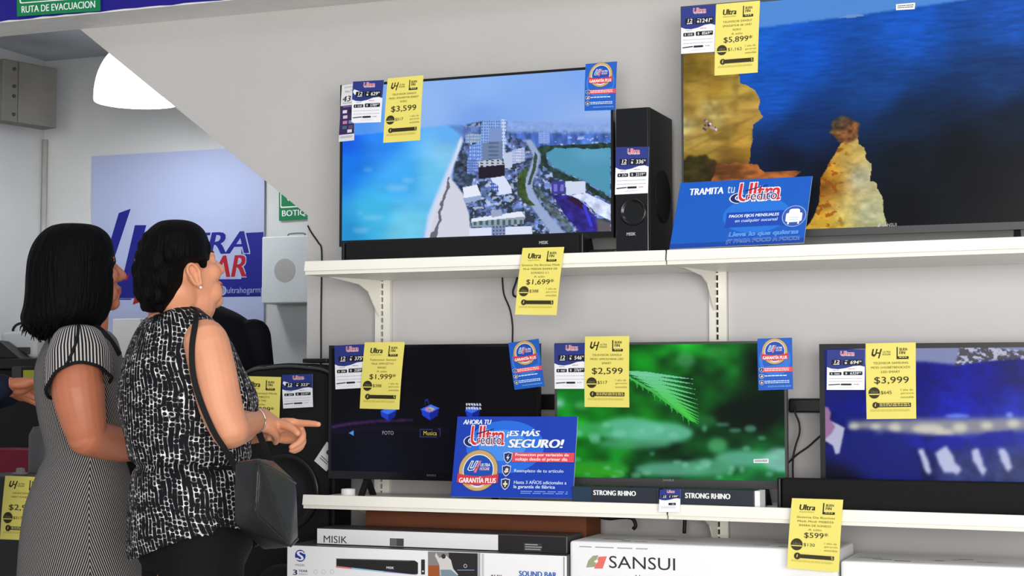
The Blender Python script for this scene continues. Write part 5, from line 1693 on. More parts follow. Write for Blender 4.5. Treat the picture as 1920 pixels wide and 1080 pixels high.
class Head:
    def __init__(s, origin, th, pitch, scale=1.0, roll=0.0):
        a, p = YAW + math.radians(th), math.radians(pitch)
        f = np.array([math.cos(a) * math.cos(p), math.sin(a) * math.cos(p), math.sin(p)])
        l = np.array([-math.sin(a), math.cos(a), 0.0])
        u_ = np.cross(f, l)
        r_ = math.radians(roll)
        l, u_ = l * math.cos(r_) + u_ * math.sin(r_), u_ * math.cos(r_) - l * math.sin(r_)
        s.R = np.stack([f, l, u_], 1)
        s.o, s.k = np.asarray(origin, float), scale

    def w(s, x, y, z): return s.o + s.R @ (np.array([x, y, z]) * s.k)
    def loc(s, P): return ((P - s.o) @ s.R) / s.k
    def ell(s, mb, c, r, R=None, **k): mb.ellipsoid(s.w(*c), np.array(r) * s.k, s.R if R is None else s.R @ R, **k)

    def build(s, mb):
        E = s.ell
        E(mb, (-.015, 0, .03), (.094, .076, .090), nu=28, nv=18)
        E(mb, (.026, 0, -.02), (.064, .064, .088), nu=24, nv=16)
        E(mb, (.022, 0, -.066), (.056, .055, .044))
        E(mb, (.066, 0, -.096), (.022, .024, .019))
        E(mb, (.062, 0, .036), (.030, .052, .024))
        for q in (1, -1):
            E(mb, (.056, q * .040, -.022), (.030, .024, .026))
            E(mb, (.074, q * .031, .024), (.014, .022, .008))
            E(mb, (.048, q * .034, -.066), (.028, .024, .030))
            E(mb, (.0735, q * .031, .006), (.0135, .0135, .0125))
            # upper lids
            E(mb, (.074, q * .031, .012), (.0145, .0165, .0085))
            # nostril wings
            E(mb, (.094, q * .011, -.034), (.012, .008, .008))
            # ears
            s.ear(mb, q)
        mb.tube([s.w(.080, 0, .020), s.w(.093, 0, .002), s.w(.104, 0, -.016), s.w(.110, 0, -.029)], [.008 * s.k, .0085 * s.k, .0105 * s.k, .0125 * s.k], 14, round_ends=True)
        E(mb, (.098, 0, -.038), (.010, .010, .006))
        E(mb, (.083, 0, -.058), (.013, .024, .010))
        E(mb, (.0905, 0, -.0605), (.009, .021, .0052))
        E(mb, (.0885, 0, -.0715), (.0095, .018, .006))
        E(mb, (.078, 0, -.080), (.011, .024, .010))

    def ear(s, mb, q):
        c = np.array([-.012, q * .078, -.004])
        t = math.radians(12)
        pts = []
        for k in range(13):
            a = math.radians(-50 + 290 * k / 12)
            x, z = .0155 * math.cos(a) * (1.0), .030 * math.sin(a)
            if z < 0: x *= .7
            pts.append(s.w(c[0] - x * math.cos(t) - z * math.sin(t) * .4, c[1] + q * (.006 + .004 * (x < 0)), c[2] + z))
        mb.tube(pts, [.0045 * s.k] * 13, 8, round_ends=True)
        s.ell(mb, (c[0], c[1] - q * .002, c[2]), (.015, .006, .027))
        s.ell(mb, (c[0] + .006, c[1] + q * .002, c[2] - .029), (.008, .005, .009))
        s.ell(mb, (c[0] + .014, c[1] + q * .001, c[2] - .004), (.005, .006, .008))

    def paint(s, P, idx):
        """material index per face: 1 lips 2 eye white 3 iris 4 brow"""
        L = s.loc(P)
        x, y, z = L[:, 0], np.abs(L[:, 1]), L[:, 2]
        lips = (x > .083) & (y < .021) & (z > -.0785) & (z < -.0555) & (z > -.0785 + y * .25) & (z < -.0545 - y * .12)
        idx[lips] = 1
        eye = (x > .074) & (np.abs(y - .031) < .0115) & (z > .0005) & (z < .0085)
        idx[eye] = 2
        iris = (x > .078) & (np.hypot(y - .031, z - .005) < .005)
        idx[iris] = 3
        brow = (x > .055) & (y > .012) & (y < .050) & (np.abs(z - (.031 - .004 * ((y - .03) / .02) ** 2)) < .0035)
        idx[brow] = 4


def hand(mb, wrist, dirv, palm, side, curls, thumb=(.5, .5), scale=1.0, spread=.10):
    """dirv: wrist to knuckles; palm: the way the palm faces; side: +1 when cross(palm, dirv) points to the thumb"""
    x = nrm(dirv); n = nrm(np.asarray(palm) - x * np.dot(palm, x)); t = np.cross(n, x) * side
    k = scale
    w = np.asarray(wrist, float)
    secs = [(-.03, .027, .020, 0), (0, .027, .0185, 0), (.025, .033, .0175, .002), (.05, .039, .016, .002), (.075, .041, .0145, .001), (.090, .039, .012, 0)]
    rings = [ring_at(w + (x * d_ + t * .002 - n * e_) * k, t * a_ * k, n * b_ * k, 18, 2.4) for d_, a_, b_, e_ in secs]
    mb.loft(rings)
    mb.ellipsoid(w + (x * .030 + t * .022 + n * .010) * k, np.array([.032, .018, .015]) * k, np.stack([x, t, n], 1))
    mb.ellipsoid(w + (x * .040 - t * .024 + n * .008) * k, np.array([.034, .014, .012]) * k, np.stack([x, t, n], 1))
    base = (.029, .010, -.010, -.028)
    L = (.070, .079, .073, .057)
    R = (.0092, .0095, .0090, .0080)
    kb = (.084, .088, .084, .076)
    for i in range(4):
        ang = 0.0
        lat = spread * (1.5 - i) * .55
        d0 = nrm(x + t * lat)
        p = w + (x * kb[i] + t * base[i]) * k
        pts = [p - d0 * .018 * k, p]
        rad = [R[i] * 1.1 * k, R[i] * 1.08 * k]
        for j, fr in enumerate((.46, .30, .24)):
            ang += math.radians(curls[i][j])
            dd = d0 * math.cos(ang) + n * math.sin(ang)
            p = p + dd * L[i] * fr * k
            pts.append(p); rad.append(R[i] * (1.0, .92, .80)[j] * k)
        mb.tube(catmull(pts, 3), list(np.interp(np.linspace(0, len(rad) - 1, (len(pts) - 1) * 3 + 1), range(len(rad)), rad)), 12, round_ends=True)
    o_, c_ = thumb
    d0 = nrm(x * .75 + t * (.2 + o_) + n * .25)
    p = w + (x * .020 + t * .026 + n * .004) * k
    p1 = p + d0 * .040 * k
    d1 = nrm(d0 * 1 + x * .4 + n * c_ - t * c_ * .5)
    p2 = p1 + d1 * .034 * k
    d2 = nrm(d1 + n * c_ * .6 - t * c_ * .3)
    p3 = p2 + d2 * .026 * k
    mb.tube(catmull([p, p1, p2, p3], 3), list(np.interp(np.linspace(0, 3, 10), range(4), [.0155 * k, .0125 * k, .0108 * k, .0088 * k])), 12, round_ends=True)


def limb(mb, pts, rad, n=20, sub=5):
    P = catmull(pts, sub)
    r_ = np.interp(np.linspace(0, len(pts) - 1, len(P)), range(len(pts)), rad)
    mb.tube(P, list(r_), n, round_ends=True)


def torso(mb, sec, f, l, n=36):
    mb.loft([ring_at(c, f * b_, l * a, n) for c, b_, a in smooth_sections(sec)])


def garment(name, sec, f, l, parent, mats, zfun=None, cap_top=False, cap_bot=False, n=96, sub=6, fold=None, thickness=.0025, seam=-PI / 2):
    """cloth tube with its own UV: u = arc length from the side seam, v = height"""
    S = smooth_sections(sec, sub)
    rings, uu, vv = [], [], []
    m = len(S)
    for i, (c, b_, a) in enumerate(S):
        r_ = []
        for k in range(n):
            t = seam + 2 * PI * k / n
            g = 1.0 + (fold(t, i / (m - 1)) if fold else 0)
            P = c + g * (math.cos(t) * f * b_ + math.sin(t) * l * a)
            if zfun: P = P + np.array([0, 0, zfun(t, i / (m - 1))])
            r_.append(P)
        rings.append(r_)
        d = [0.0]
        for k in range(n):
            d.append(d[-1] + float(np.linalg.norm(r_[(k + 1) % n] - r_[k])))
        tot = d[-1]
        uu.append([q if k <= n // 2 else q - tot for k, q in enumerate(d)])
        vv.append([r_[k % n][2] for k in range(n + 1)])
    mb = MB()
    # keep the back seam where u jumps as its own column
    N = n
    V = [p for r_ in rings for p in r_]
    F, U = [], []
    for i in range(m - 1):
        for j in range(N):
            k = (j + 1) % N
            F.append((i * N + j, i * N + k, (i + 1) * N + k, (i + 1) * N + j))
            ua, ub, va, vb = uu[i][j], uu[i][j + 1], uu[i + 1][j], uu[i + 1][j + 1]
            if j == n // 2:
                ub, vb = ub, vb
                ua = ub - abs(np.linalg.norm(rings[i][k] - rings[i][j])); va = vb - abs(np.linalg.norm(rings[i + 1][k] - rings[i + 1][j]))
            U.append([(ua, vv[i][j]), (ub, vv[i][j + 1]), (vb, vv[i + 1][j + 1]), (va, vv[i + 1][j])])
    mb.add(V, F, 0, U)
    o = obj(name, mb, mats, parent, smooth=True)
    so = o.modifiers.new('cloth', 'SOLIDIFY'); so.thickness = thickness; so.offset = 1
    return o


# ---- cloth and skin
def skin_mat(name, col):
    m = mat(name, col, .48, .35, bump=.05, bscale=320, var=.05, vscale=14)
    b_ = m.node_tree.nodes['Principled BSDF']
    b_.inputs['Subsurface Weight'].default_value = 0.12
    b_.inputs['Subsurface Radius'].default_value = (.012, .005, .003)
    b_.inputs['Subsurface Scale'].default_value = 1.0
    return m


def node_math(nt, op, a, b_=None, c=None):
    n = nt.nodes.new('ShaderNodeMath'); n.operation = op
    for i, v in enumerate((a, b_, c)):
        if v is None: continue
        if hasattr(v, 'is_linked') or hasattr(v, 'links'): nt.links.new(v, n.inputs[i])
        else: n.inputs[i].default_value = v
    return n.outputs[0]


def mix_to(nt, fac, c0, c1, b_):
    mx = nt.nodes.new('ShaderNodeMix'); mx.data_type = 'RGBA'
    nt.links.new(fac, mx.inputs[0])
    mx.inputs[6].default_value = (*lin(c0), 1); mx.inputs[7].default_value = (*lin(c1), 1)
    nt.links.new(mx.outputs[2], b_.inputs['Base Color'])


def cloth_dots():
    m = mat('black_white_dotted_cloth', (20, 20, 24), .8, .15)
    nt = m.node_tree; b_ = nt.nodes['Principled BSDF']
    uv = nt.nodes.new('ShaderNodeUVMap')
    sp = nt.nodes.new('ShaderNodeSeparateXYZ'); nt.links.new(uv.outputs[0], sp.inputs[0])
    u_, v_ = sp.outputs[0], sp.outputs[1]
    wob = nt.nodes.new('ShaderNodeTexNoise'); wob.inputs['Scale'].default_value = 11; nt.links.new(uv.outputs[0], wob.inputs['Vector'])
    uw = node_math(nt, 'ADD', u_, node_math(nt, 'MULTIPLY', node_math(nt, 'SUBTRACT', wob.outputs['Fac'], .5), .030))
    pu = node_math(nt, 'DIVIDE', uw, .0122)
    colid = node_math(nt, 'FLOOR', pu)
    fx = node_math(nt, 'SUBTRACT', node_math(nt, 'FRACT', pu), .5)
    wn = nt.nodes.new('ShaderNodeTexWhiteNoise'); wn.noise_dimensions = '1D'; nt.links.new(colid, wn.inputs['W'])
    pv = node_math(nt, 'ADD', node_math(nt, 'DIVIDE', v_, .0122), node_math(nt, 'MULTIPLY', wn.outputs['Value'], 7.0))
    rowid = node_math(nt, 'FLOOR', pv)
    fy = node_math(nt, 'SUBTRACT', node_math(nt, 'FRACT', pv), .5)
    cb = nt.nodes.new('ShaderNodeCombineXYZ'); nt.links.new(colid, cb.inputs[0]); nt.links.new(rowid, cb.inputs[1])
    w2 = nt.nodes.new('ShaderNodeTexWhiteNoise'); w2.noise_dimensions = '2D'; nt.links.new(cb.outputs[0], w2.inputs['Vector'])
    # squash some cells vertically so that dots run together into bars
    sq = node_math(nt, 'MULTIPLY', fy, node_math(nt, 'SUBTRACT', 1.0, node_math(nt, 'MULTIPLY', node_math(nt, 'GREATER_THAN', w2.outputs['Value'], .42), .75)))
    d = node_math(nt, 'SQRT', node_math(nt, 'ADD', node_math(nt, 'MULTIPLY', fx, fx), node_math(nt, 'MULTIPLY', sq, sq)))
    big = nt.nodes.new('ShaderNodeTexNoise'); big.inputs['Scale'].default_value = 26; big.inputs['Detail'].default_value = 3
    nt.links.new(uv.outputs[0], big.inputs['Vector'])
    r_ = node_math(nt, 'ADD', .17, node_math(nt, 'MULTIPLY', big.outputs['Fac'], .46))
    mrw = nt.nodes.new('ShaderNodeMapRange'); mrw.inputs['From Min'].default_value = 0.0; mrw.inputs['From Max'].default_value = .10
    nt.links.new(node_math(nt, 'SUBTRACT', d, r_), mrw.inputs['Value']); white = mrw.outputs['Result']
    fine = nt.nodes.new('ShaderNodeTexNoise'); fine.inputs['Scale'].default_value = 60; fine.inputs['Detail'].default_value = 6
    nt.links.new(uv.outputs[0], fine.inputs['Vector'])
    mr = nt.nodes.new('ShaderNodeMapRange'); mr.inputs['From Min'].default_value = .40; mr.inputs['From Max'].default_value = .60
    nt.links.new(fine.outputs['Fac'], mr.inputs['Value'])
    fac = node_math(nt, 'MULTIPLY', white, mr.outputs['Result'])
    mix_to(nt, fac, (17, 17, 22), (226, 224, 224), b_)
    return m


def cloth_stripes(name, period, slope, duty, c0=(20, 20, 22), c1=(176, 172, 170)):
    m = mat(name, (40, 40, 42), .75, .2)
    nt = m.node_tree; b_ = nt.nodes['Principled BSDF']
    uv = nt.nodes.new('ShaderNodeUVMap')
    sp = nt.nodes.new('ShaderNodeSeparateXYZ'); nt.links.new(uv.outputs[0], sp.inputs[0])
    ph = node_math(nt, 'ADD', node_math(nt, 'ABSOLUTE', sp.outputs[0]), node_math(nt, 'MULTIPLY', sp.outputs[1], slope))
    fr = node_math(nt, 'FRACT', node_math(nt, 'DIVIDE', node_math(nt, 'ADD', ph, 3.0), period))
    fac = node_math(nt, 'LESS_THAN', fr, duty)
    mix_to(nt, fac, c0, c1, b_)
    return m


M_LIP = mat('lips', (150, 76, 66), .4, .4)
M_EYEW = mat('eye_white', (225, 220, 214), .25, .5)
M_IRIS = mat('eye_iris', (38, 24, 18), .2, .5)
M_BROW = mat('eyebrow', (34, 24, 22), .7, .2)
M_HAIR = mat('black_hair', (5, 4, 5), .6, .07, bump=.6, bscale=150)
M_TROUSER = mat('black_trouser_cloth', (13, 13, 15), .8, .15, bump=.1, bscale=90)
M_LEATHER = mat('black_leather', (19, 19, 20), .36, .5, bump=.08, bscale=170, var=.1, vscale=10)
M_TRIM = mat('black_trim_cloth', (14, 14, 16), .7, .2)


def hair_strands(m, sc=(26, 26, 3)):
    nt = m.node_tree
    for n in nt.nodes:
        if n.type == 'TEX_NOISE':
            mp = nt.nodes.new('ShaderNodeMapping'); mp.inputs['Scale'].default_value = (1, 1, .07)
            src = n.inputs['Vector'].links[0].from_socket
            nt.links.new(src, mp.inputs[0]); nt.links.new(mp.outputs[0], n.inputs['Vector'])
hair_strands(M_HAIR)


def shoe(name, parent, ankle, fwd, m):
    b = MB()
    a = np.array([ankle[0], ankle[1], 0.0])
    f = nrm(np.array([fwd[0], fwd[1], 0])); l = np.array([-f[1], f[0], 0])
    S = [(-.075, .022, .020, .030), (-.06, .032, .034, .040), (-.02, .036, .040, .046), (.03, .038, .034, .036), (.08, .044, .026, .028), (.125, .042, .020, .022), (.155, .026, .014, .016)]
    b.loft([ring_at(a + f * d_ + (0, 0, z + .001), l * w_, np.array([0, 0, h_ if h_ < z else z]), 18, 2.3) for d_, w_, h_, z in S])
    obj(name, b, m, parent, smooth=True)


def legs(mb, hips, f, l, zhip, rt, half=.085, sway=0.0):
    ank = []
    for q in (1, -1):
        h = hips + l * q * half
        k = np.array([h[0], h[1], .46]) + f * .015
        a = np.array([h[0], h[1], .085]) - f * .01
        limb(mb, [(h[0], h[1], zhip), (h[0], h[1], zhip * .8), tuple(k), tuple(k * .55 + a * .45 - np.array([*(f[:2] * .02), 0])), tuple(a)], [rt, rt * .92, rt * .66, rt * .62, rt * .42])
        mb.ellipsoid(a + f * .05 + (0, 0, -.045), (.095, .034, .030), np.stack([f, l, [0, 0, 1]], 1))
        ank.append(a)
    return ank


# ================================================================= woman in the black and white blouse
S2, T2 = 4.11, 27
R2 = [(576, 292, 374, .075), (588, 272, 392, .140), (606, 253, 414, .172), (640, 239, 438, .184), (690, 226, 458, .184), (740, 221, 481, .186), (780, 226, 480, .180), (825, 236, 470, .172),
      (848, 239, 471, .176), (861, 243, 468, .172), (868, 252, 459, .160), (874, 256, 456, .156), (882, 249, 462, .166), (896, 243, 468, .178), (950, 237, 479, .194), (1000, 236, 487, .200)]
sec2, f2_, l2 = rows_to_sections(R2, S2, T2)
base2 = sec2[8][0]
W2 = thing('person', 'woman in sleeveless black and white blouse, hair pinned up, looking up and pointing', 'person', (base2[0], base2[1], 0))
h2 = Head(pxs(338, 513, 4.08), 41, 22, 1.0)
mb = MB()
h2.build(mb)
torso(mb, [(c, max(.03, min(b_ - .012, .112 if i > 8 else 9)), max(.03, min(a - .012, .144 if i > 8 else 9))) for i, (c, b_, a) in enumerate(sec2)], f2_, l2)
# neck
mb.tube(catmull([pxs(330, 610, 4.12), pxs(332, 580, 4.12), h2.w(-.03, 0, -.045), h2.w(-.02, 0, .0)], 4), [.075, .072, .070, .068, .066, .064, .062, .061, .060, .060, .060, .060, .060], 20)
mb.tube(catmull([pxs(352, 592, 4.11), h2.w(.012, 0, -.085), h2.w(.02, 0, -.06)], 4), .052, 16)
# shoulder, right arm bent in front of her, forearm going away from the view
sh = pxs(386, 642, 3.955)
el = pxs(431, 806, 3.93)
wr = pxs(478, 788, 4.13)
limb(mb, [pxs(378, 642, 4.02), sh, pxs(400, 700, 3.945), pxs(414, 762, 3.935), el, ], [.046, .0545, .0555, .0525, .046])
mb.ellipsoid(pxs(364, 672, 3.975), (.036, .040, .070))
limb(mb, [el, pxs(452, 800, 4.02), wr], [.046, .041, .027])
d_img = _r; away = _d
hand(mb, wr, nrm(d_img * .35 + away * .9 + np.array([0, 0, .02])), nrm(l2 * .7 - d_img * .0 + np.array([0, 0, -.7])), 1, [(50, 60, 40), (55, 60, 40), (58, 62, 40), (60, 62, 40)], (.2, .6), .92)
# left arm, hidden behind her, and the pointing hand
shl = sec2[3][0] + l2 * .165
ell_ = pxs(410, 810, 4.33)
wl = pxs(507, 806, 4.225)
limb(mb, [shl, shl * .5 + ell_ * .5 + l2 * .02, ell_], [.058, .052, .046])
limb(mb, [ell_, pxs(462, 806, 4.29), wl], [.046, .040, .0275])
pt_dir = nrm(pxs(560, 808, 4.20) - wl)
hand(mb, wl, pt_dir, nrm(-away * .75 - np.array([0, 0, .65])), 1, [(6, 4, 2), (58, 48, 25), (60, 52, 28), (58, 50, 28)], (.05, .35), .98, .16)
hips2 = sec2[-1][0]
mb.loft([ring_at(np.array([hips2[0], hips2[1], z]), f2_ * b_, l2 * a, 32) for z, b_, a in ((.90, .108, .14), (.82, .115, .15), (.74, .105, .15), (.68, .08, .13))])
ank2 = legs(mb, np.array([hips2[0], hips2[1], 0]), f2_, l2, .76, .076, half=.080)
me = fuse('body', mb, .0034, 4)
P = face_centres(me)
idx = np.zeros(len(P), dtype=np.int32); h2.paint(P, idx)
SK2 = skin_mat('skin_light_brown', (206, 143, 110))
bo = link_mesh('body', me, W2, [SK2, M_LIP, M_EYEW, M_IRIS, M_BROW])
me.polygons.foreach_set('material_index', idx)
# blouse: dotted cloth, gathered at the waist, hem higher at the sides
def hem2(t, k):
    if k < .72: return 0
    q = (k - .72) / .28
    return q * q * (-.058 + .07 * abs(math.sin(t)) ** 1.5 + (.012 if math.cos(t) > 0 else -.0) * 1.5)
def fold2(t, k):
    w_ = max(0, 1 - abs(k - .69) / .10)
    return .011 * math.sin(t * 23 + 3 * k) * w_ + .004 * math.sin(t * 7 + 9 * k)
M_DOTS = cloth_dots()
S_ = [(c, b_ + .002, a + .002) for c, b_, a in sec2]
garment('blouse', S_, f2_, l2, W2, [M_DOTS], hem2, fold=fold2)
# piped armhole
# trousers
b = MB()
b.loft([ring_at(np.array([hips2[0], hips2[1], z]), f2_ * b_, l2 * a, 40) for z, b_, a in ((.99, .128, .158), (.93, .133, .166), (.88, .140, .176), (.82, .146, .184), (.76, .144, .186), (.72, .125, .176), (.70, .11, .165))])
for q in (1, -1):
    h = np.array([hips2[0], hips2[1], 0]) + l2 * q * .084
    limb(b, [(h[0], h[1], .78), (h[0], h[1], .62), (h[0] + f2_[0] * .01, h[1] + f2_[1] * .01, .46), (h[0], h[1], .2), (h[0], h[1], .12)], [.104, .100, .080, .072, .066])
link_mesh('trousers', fuse('trousers', b, .006, 4), W2, [M_TROUSER])
for a_ in ank2: shoe('shoe', W2, a_, f2_, M_BLACKM)
# hair, drawn back from the face and pinned low behind
b = MB()
RW = [(414, 316, 352, .034), (418, 300, 366, .062), (428, 286, 379, .086), (442, 274, 387, .100), (460, 265, 391, .107), (480, 260, 391, .110), (488, 259, 389, .110), (496, 258, 372, .110), (508, 257, 361, .107), (528, 258, 356, .102), (545, 260, 348, .094), (562, 263, 338, .084), (578, 268, 322, .070), (586, 276, 312, .052)]
dep = nrm(np.array([_d[0], _d[1], 0]))
hs = catmull([np.array(q_, float) for q_ in RW], 4)
S_ = [(pxs((q_[1] + q_[2]) / 2, q_[0], 4.06), (q_[2] - q_[1]) / 2 * 4.06 / FPX, q_[3]) for q_ in hs]
b.loft([ring_at(c, _r * b_, dep * a, 40, 2.2) for c, b_, a in S_])
h2.ell(b, (.052, -.058, .050), (.020, .014, .030)); h2.ell(b, (.030, -.068, .022), (.014, .010, .024)); h2.ell(b, (.050, .055, .052), (.022, .016, .030))
rs = random.Random(4)
for i in range(120):
    c, b_, a = S_[rs.randrange(12, len(S_) - 3)]
    t = rs.uniform(0, 2 * PI)
    P_ = c + (.90 if c[2] > h2.o[2] + .05 else .95) * (_r * b_ * math.cos(t) + dep * a * math.sin(t))
    if math.cos(t) > .55: continue
    b.ellipsoid(P_, (rs.uniform(.010, .016), rs.uniform(.010, .016), rs.uniform(.014, .026)), nu=12, nv=8)
me = fuse('hair', b, .0036, 7)
link_mesh('hair', me, W2, [M_HAIR])
# earring and bracelet
b = MB(); b.ellipsoid(h2.w(-.006, -.084, -.038), (.0035,) * 3, nu=12, nv=8); obj('earring', b, mat('pearl', (230, 226, 216), .2, .6), W2, smooth=True)
b = MB(); wd = nrm(wr - el); A = nrm(np.cross(wd, (0, 0, 1))); Bv = np.cross(wd, A)
c0 = wr - wd * .012
b.tube([c0 + .031 * math.cos(t) * A + .033 * math.sin(t) * Bv for t in np.linspace(0, 2 * PI, 33)], .0016, 6)
obj('bracelet', b, mat('silver', (200, 198, 194), .25, .5, metal=.9), W2, smooth=True)

# ---- her handbag, hanging from the right shoulder
bag = thing('handbag', 'black leather shoulder bag hanging at the hip of the woman in the blouse', 'handbag', pxs(500, 1030, 3.9))
A1, A2, A3 = pxs(484, 858, 3.74), pxs(477, 962, 3.74), pxs(546, 1027, 3.80)
B1, B2 = pxs(556, 903, 3.93), pxs(560, 1012, 3.93)
C1, C2, C3 = pxs(438, 866, 3.80), pxs(437, 985, 3.81), pxs(492, 1032, 3.90)
D1, D2 = pxs(512, 862, 3.96), pxs(530, 1018, 4.00)
import bmesh
def hull_mesh(name, pts):
    bm = bmesh.new()
    for p in pts: bm.verts.new(tuple(p))
    bmesh.ops.convex_hull(bm, input=bm.verts)
    me = bpy.data.meshes.new(name); bm.to_mesh(me); bm.free()
    return me
me = hull_mesh('bag_body', [A1, A2, A3, B1, B2, C1, C2, C3, D1, D2])
o = bpy.data.objects.new('bag_tmp', me); COL.objects.link(o)
r_ = o.modifiers.new('r', 'REMESH'); r_.mode = 'VOXEL'; r_.voxel_size = .0055
q = o.modifiers.new('s', 'SMOOTH'); q.factor = .5; q.iterations = 22
bpy.context.view_layer.update()
me2 = bpy.data.meshes.new_from_object(o.evaluated_get(bpy.context.evaluated_depsgraph_get())); bpy.data.objects.remove(o, do_unlink=True)
me2.name = 'bag_body'; me2.polygons.foreach_set('use_smooth', np.ones(len(me2.polygons), dtype=bool))
link_mesh('bag_body', me2, bag, [M_LEATHER])
def shrink(P, k=.045):
    c = (A1 + A3 + B2 + C2) / 4
    return P + (c - P) * k
b = MB(); loop = [shrink(p) for p in (B1, A1, A2, A3, B2)]
loop = [loop[0] * (1 - t) + loop[1] * t for t in np.linspace(0, 1, 5)][:-1] + [loop[1] * (1 - t) + loop[2] * t for t in np.linspace(0.06, 1, 5)][:-1] + [loop[2] * (1 - t) + loop[3] * t for t in np.linspace(.06, 1, 5)][:-1] + [loop[3] * (1 - t) + loop[4] * t for t in np.linspace(.06, 1, 4)]
b.tube(loop, .0034, 8); obj('piping', b, M_LEATHER, bag, smooth=True)
def strap(pts, w, th, name):
    P = catmull(pts, 6); b = MB(); rings = []
    for i, p in enumerate(P):
        t = nrm(P[min(i + 1, len(P) - 1)] - P[max(i - 1, 0)])
        side = nrm(np.cross(t, -_d)); nn = np.cross(side, t)
        rings.append([p + side * w * a_ + nn * th * c_ for a_, c_ in ((-.5, -.5), (.5, -.5), (.5, .5), (-.5, .5))])
    b.loft(rings); return obj(name, b, M_TRIM, bag, bevel=.001)
strap([pxs(352, 578, 4.06), pxs(366, 583, 3.99), pxs(367, 600, 3.925), pxs(360, 650, 3.895), pxs(362, 700, 3.89), pxs(376, 752, 3.885), pxs(400, 808, 3.87), pxs(424, 846, 3.85), pxs(446, 884, 3.80)], .014, .003, 'strap')
strap([pxs(486, 812, 4.03), pxs(496, 838, 4.0), pxs(508, 866, 3.965), pxs(512, 880, 3.94)], .016, .003, 'strap')

# ================================================================= woman in the striped dress
S1, T1 = 4.42, 20
R1 = [(618, 116, 196, .055), (628, 98, 212, .112), (644, 82, 224, .155), (690, 66, 234, .164), (740, 67, 242, .158), (790, 75, 240, .148), (848, 86, 232, .140), (880, 74, 240, .155), (920, 58, 250, .172), (960, 47, 260, .182), (1020, 40, 268, .188), (1090, 36, 276, .19)]
sec1, f1_, l1 = rows_to_sections(R1, S1, T1)
base1 = sec1[6][0]
W1 = thing('person', 'woman with a black bob in a pinstriped dress, at the left, looking up', 'person', (base1[0], base1[1], 0))
h1 = Head(pxs(151, 512, 4.40), 31, 13, 1.0)
mb = MB()
h1.build(mb)
torso(mb, [(c, max(.03, b_ - .010), max(.03, a - .010)) for c, b_, a in sec1], f1_, l1)
mb.tube(catmull([pxs(156, 640, 4.42), pxs(154, 610, 4.42), h1.w(-.03, 0, -.05), h1.w(-.02, 0, .0)], 4), .055, 20)
mb.tube(catmull([pxs(170, 618, 4.42), h1.w(.012, 0, -.085), h1.w(.02, 0, -.06)], 4), .046, 16)
sh = pxs(142, 662, 4.285); el = pxs(163, 818, 4.25); wr = pxs(296, 836, 4.50)
limb(mb, [pxs(142, 664, 4.36), sh, pxs(147, 735, 4.25), pxs(157, 790, 4.245), el], [.045, .060, .0675, .058, .050])
limb(mb, [el, pxs(225, 834, 4.37), wr], [.051, .047, .029])
hand(mb, wr, nrm(wr - el + np.array([0, 0, .02])), np.array([0, 0, -1.0]), 1, [(35, 40, 25)] * 4, (.3, .4), .92)
shl = sec1[2][0] + l1 * .145
ell_ = pxs(190, 830, 4.60); wl = pxs(310, 846, 4.62)
limb(mb, [shl, shl * .5 + ell_ * .5 + l1 * .015, ell_], [.056, .050, .044]); limb(mb, [ell_, ell_ * .5 + wl * .5, wl], [.044, .038, .027])
hand(mb, wl, nrm(wl - ell_), np.array([0, 0, -1.0]), -1, [(30, 35, 25)] * 4, (.3, .4), .92)
hp = sec1[-1][0]
ank1 = legs(mb, np.array([hp[0], hp[1], 0]), f1_, l1, .70, .082)
mb.loft([ring_at(np.array([hp[0], hp[1], z]), f1_ * b_, l1 * a, 32) for z, b_, a in ((.80, .13, .17), (.72, .135, .175), (.64, .12, .165))])
me = fuse('body', mb, .0036, 4)
P = face_centres(me)
idx = np.zeros(len(P), dtype=np.int32); h1.paint(P, idx)
SK1 = skin_mat('skin_warm_brown', (174, 106, 78))
link_mesh('body', me, W1, [SK1, M_LIP, M_EYEW, M_IRIS, M_BROW])
me.polygons.foreach_set('material_index', idx)
ext = [(c, b_ + .004, a + .004) for c, b_, a in sec1]
last = ext[-1]
for z, kk in ((.60, 1.02), (.52, 1.04), (.47, 1.05)):
    ext.append((np.array([last[0][0], last[0][1], z]), last[1] * kk, last[2] * kk))
M_ST = cloth_stripes('pinstriped_cloth', .0060, .36, .40, (18, 18, 20), (150, 146, 144))
def fold1(t, k):
    w_ = max(0, 1 - abs(k - .43) / .05)
    return .006 * math.sin(t * 13 + 20 * k) * w_ + (.006 * math.sin(t * 9) * max(0, k - .6))
garment('dress', ext, f1_, l1, W1, [M_ST], fold=fold1, n=120)
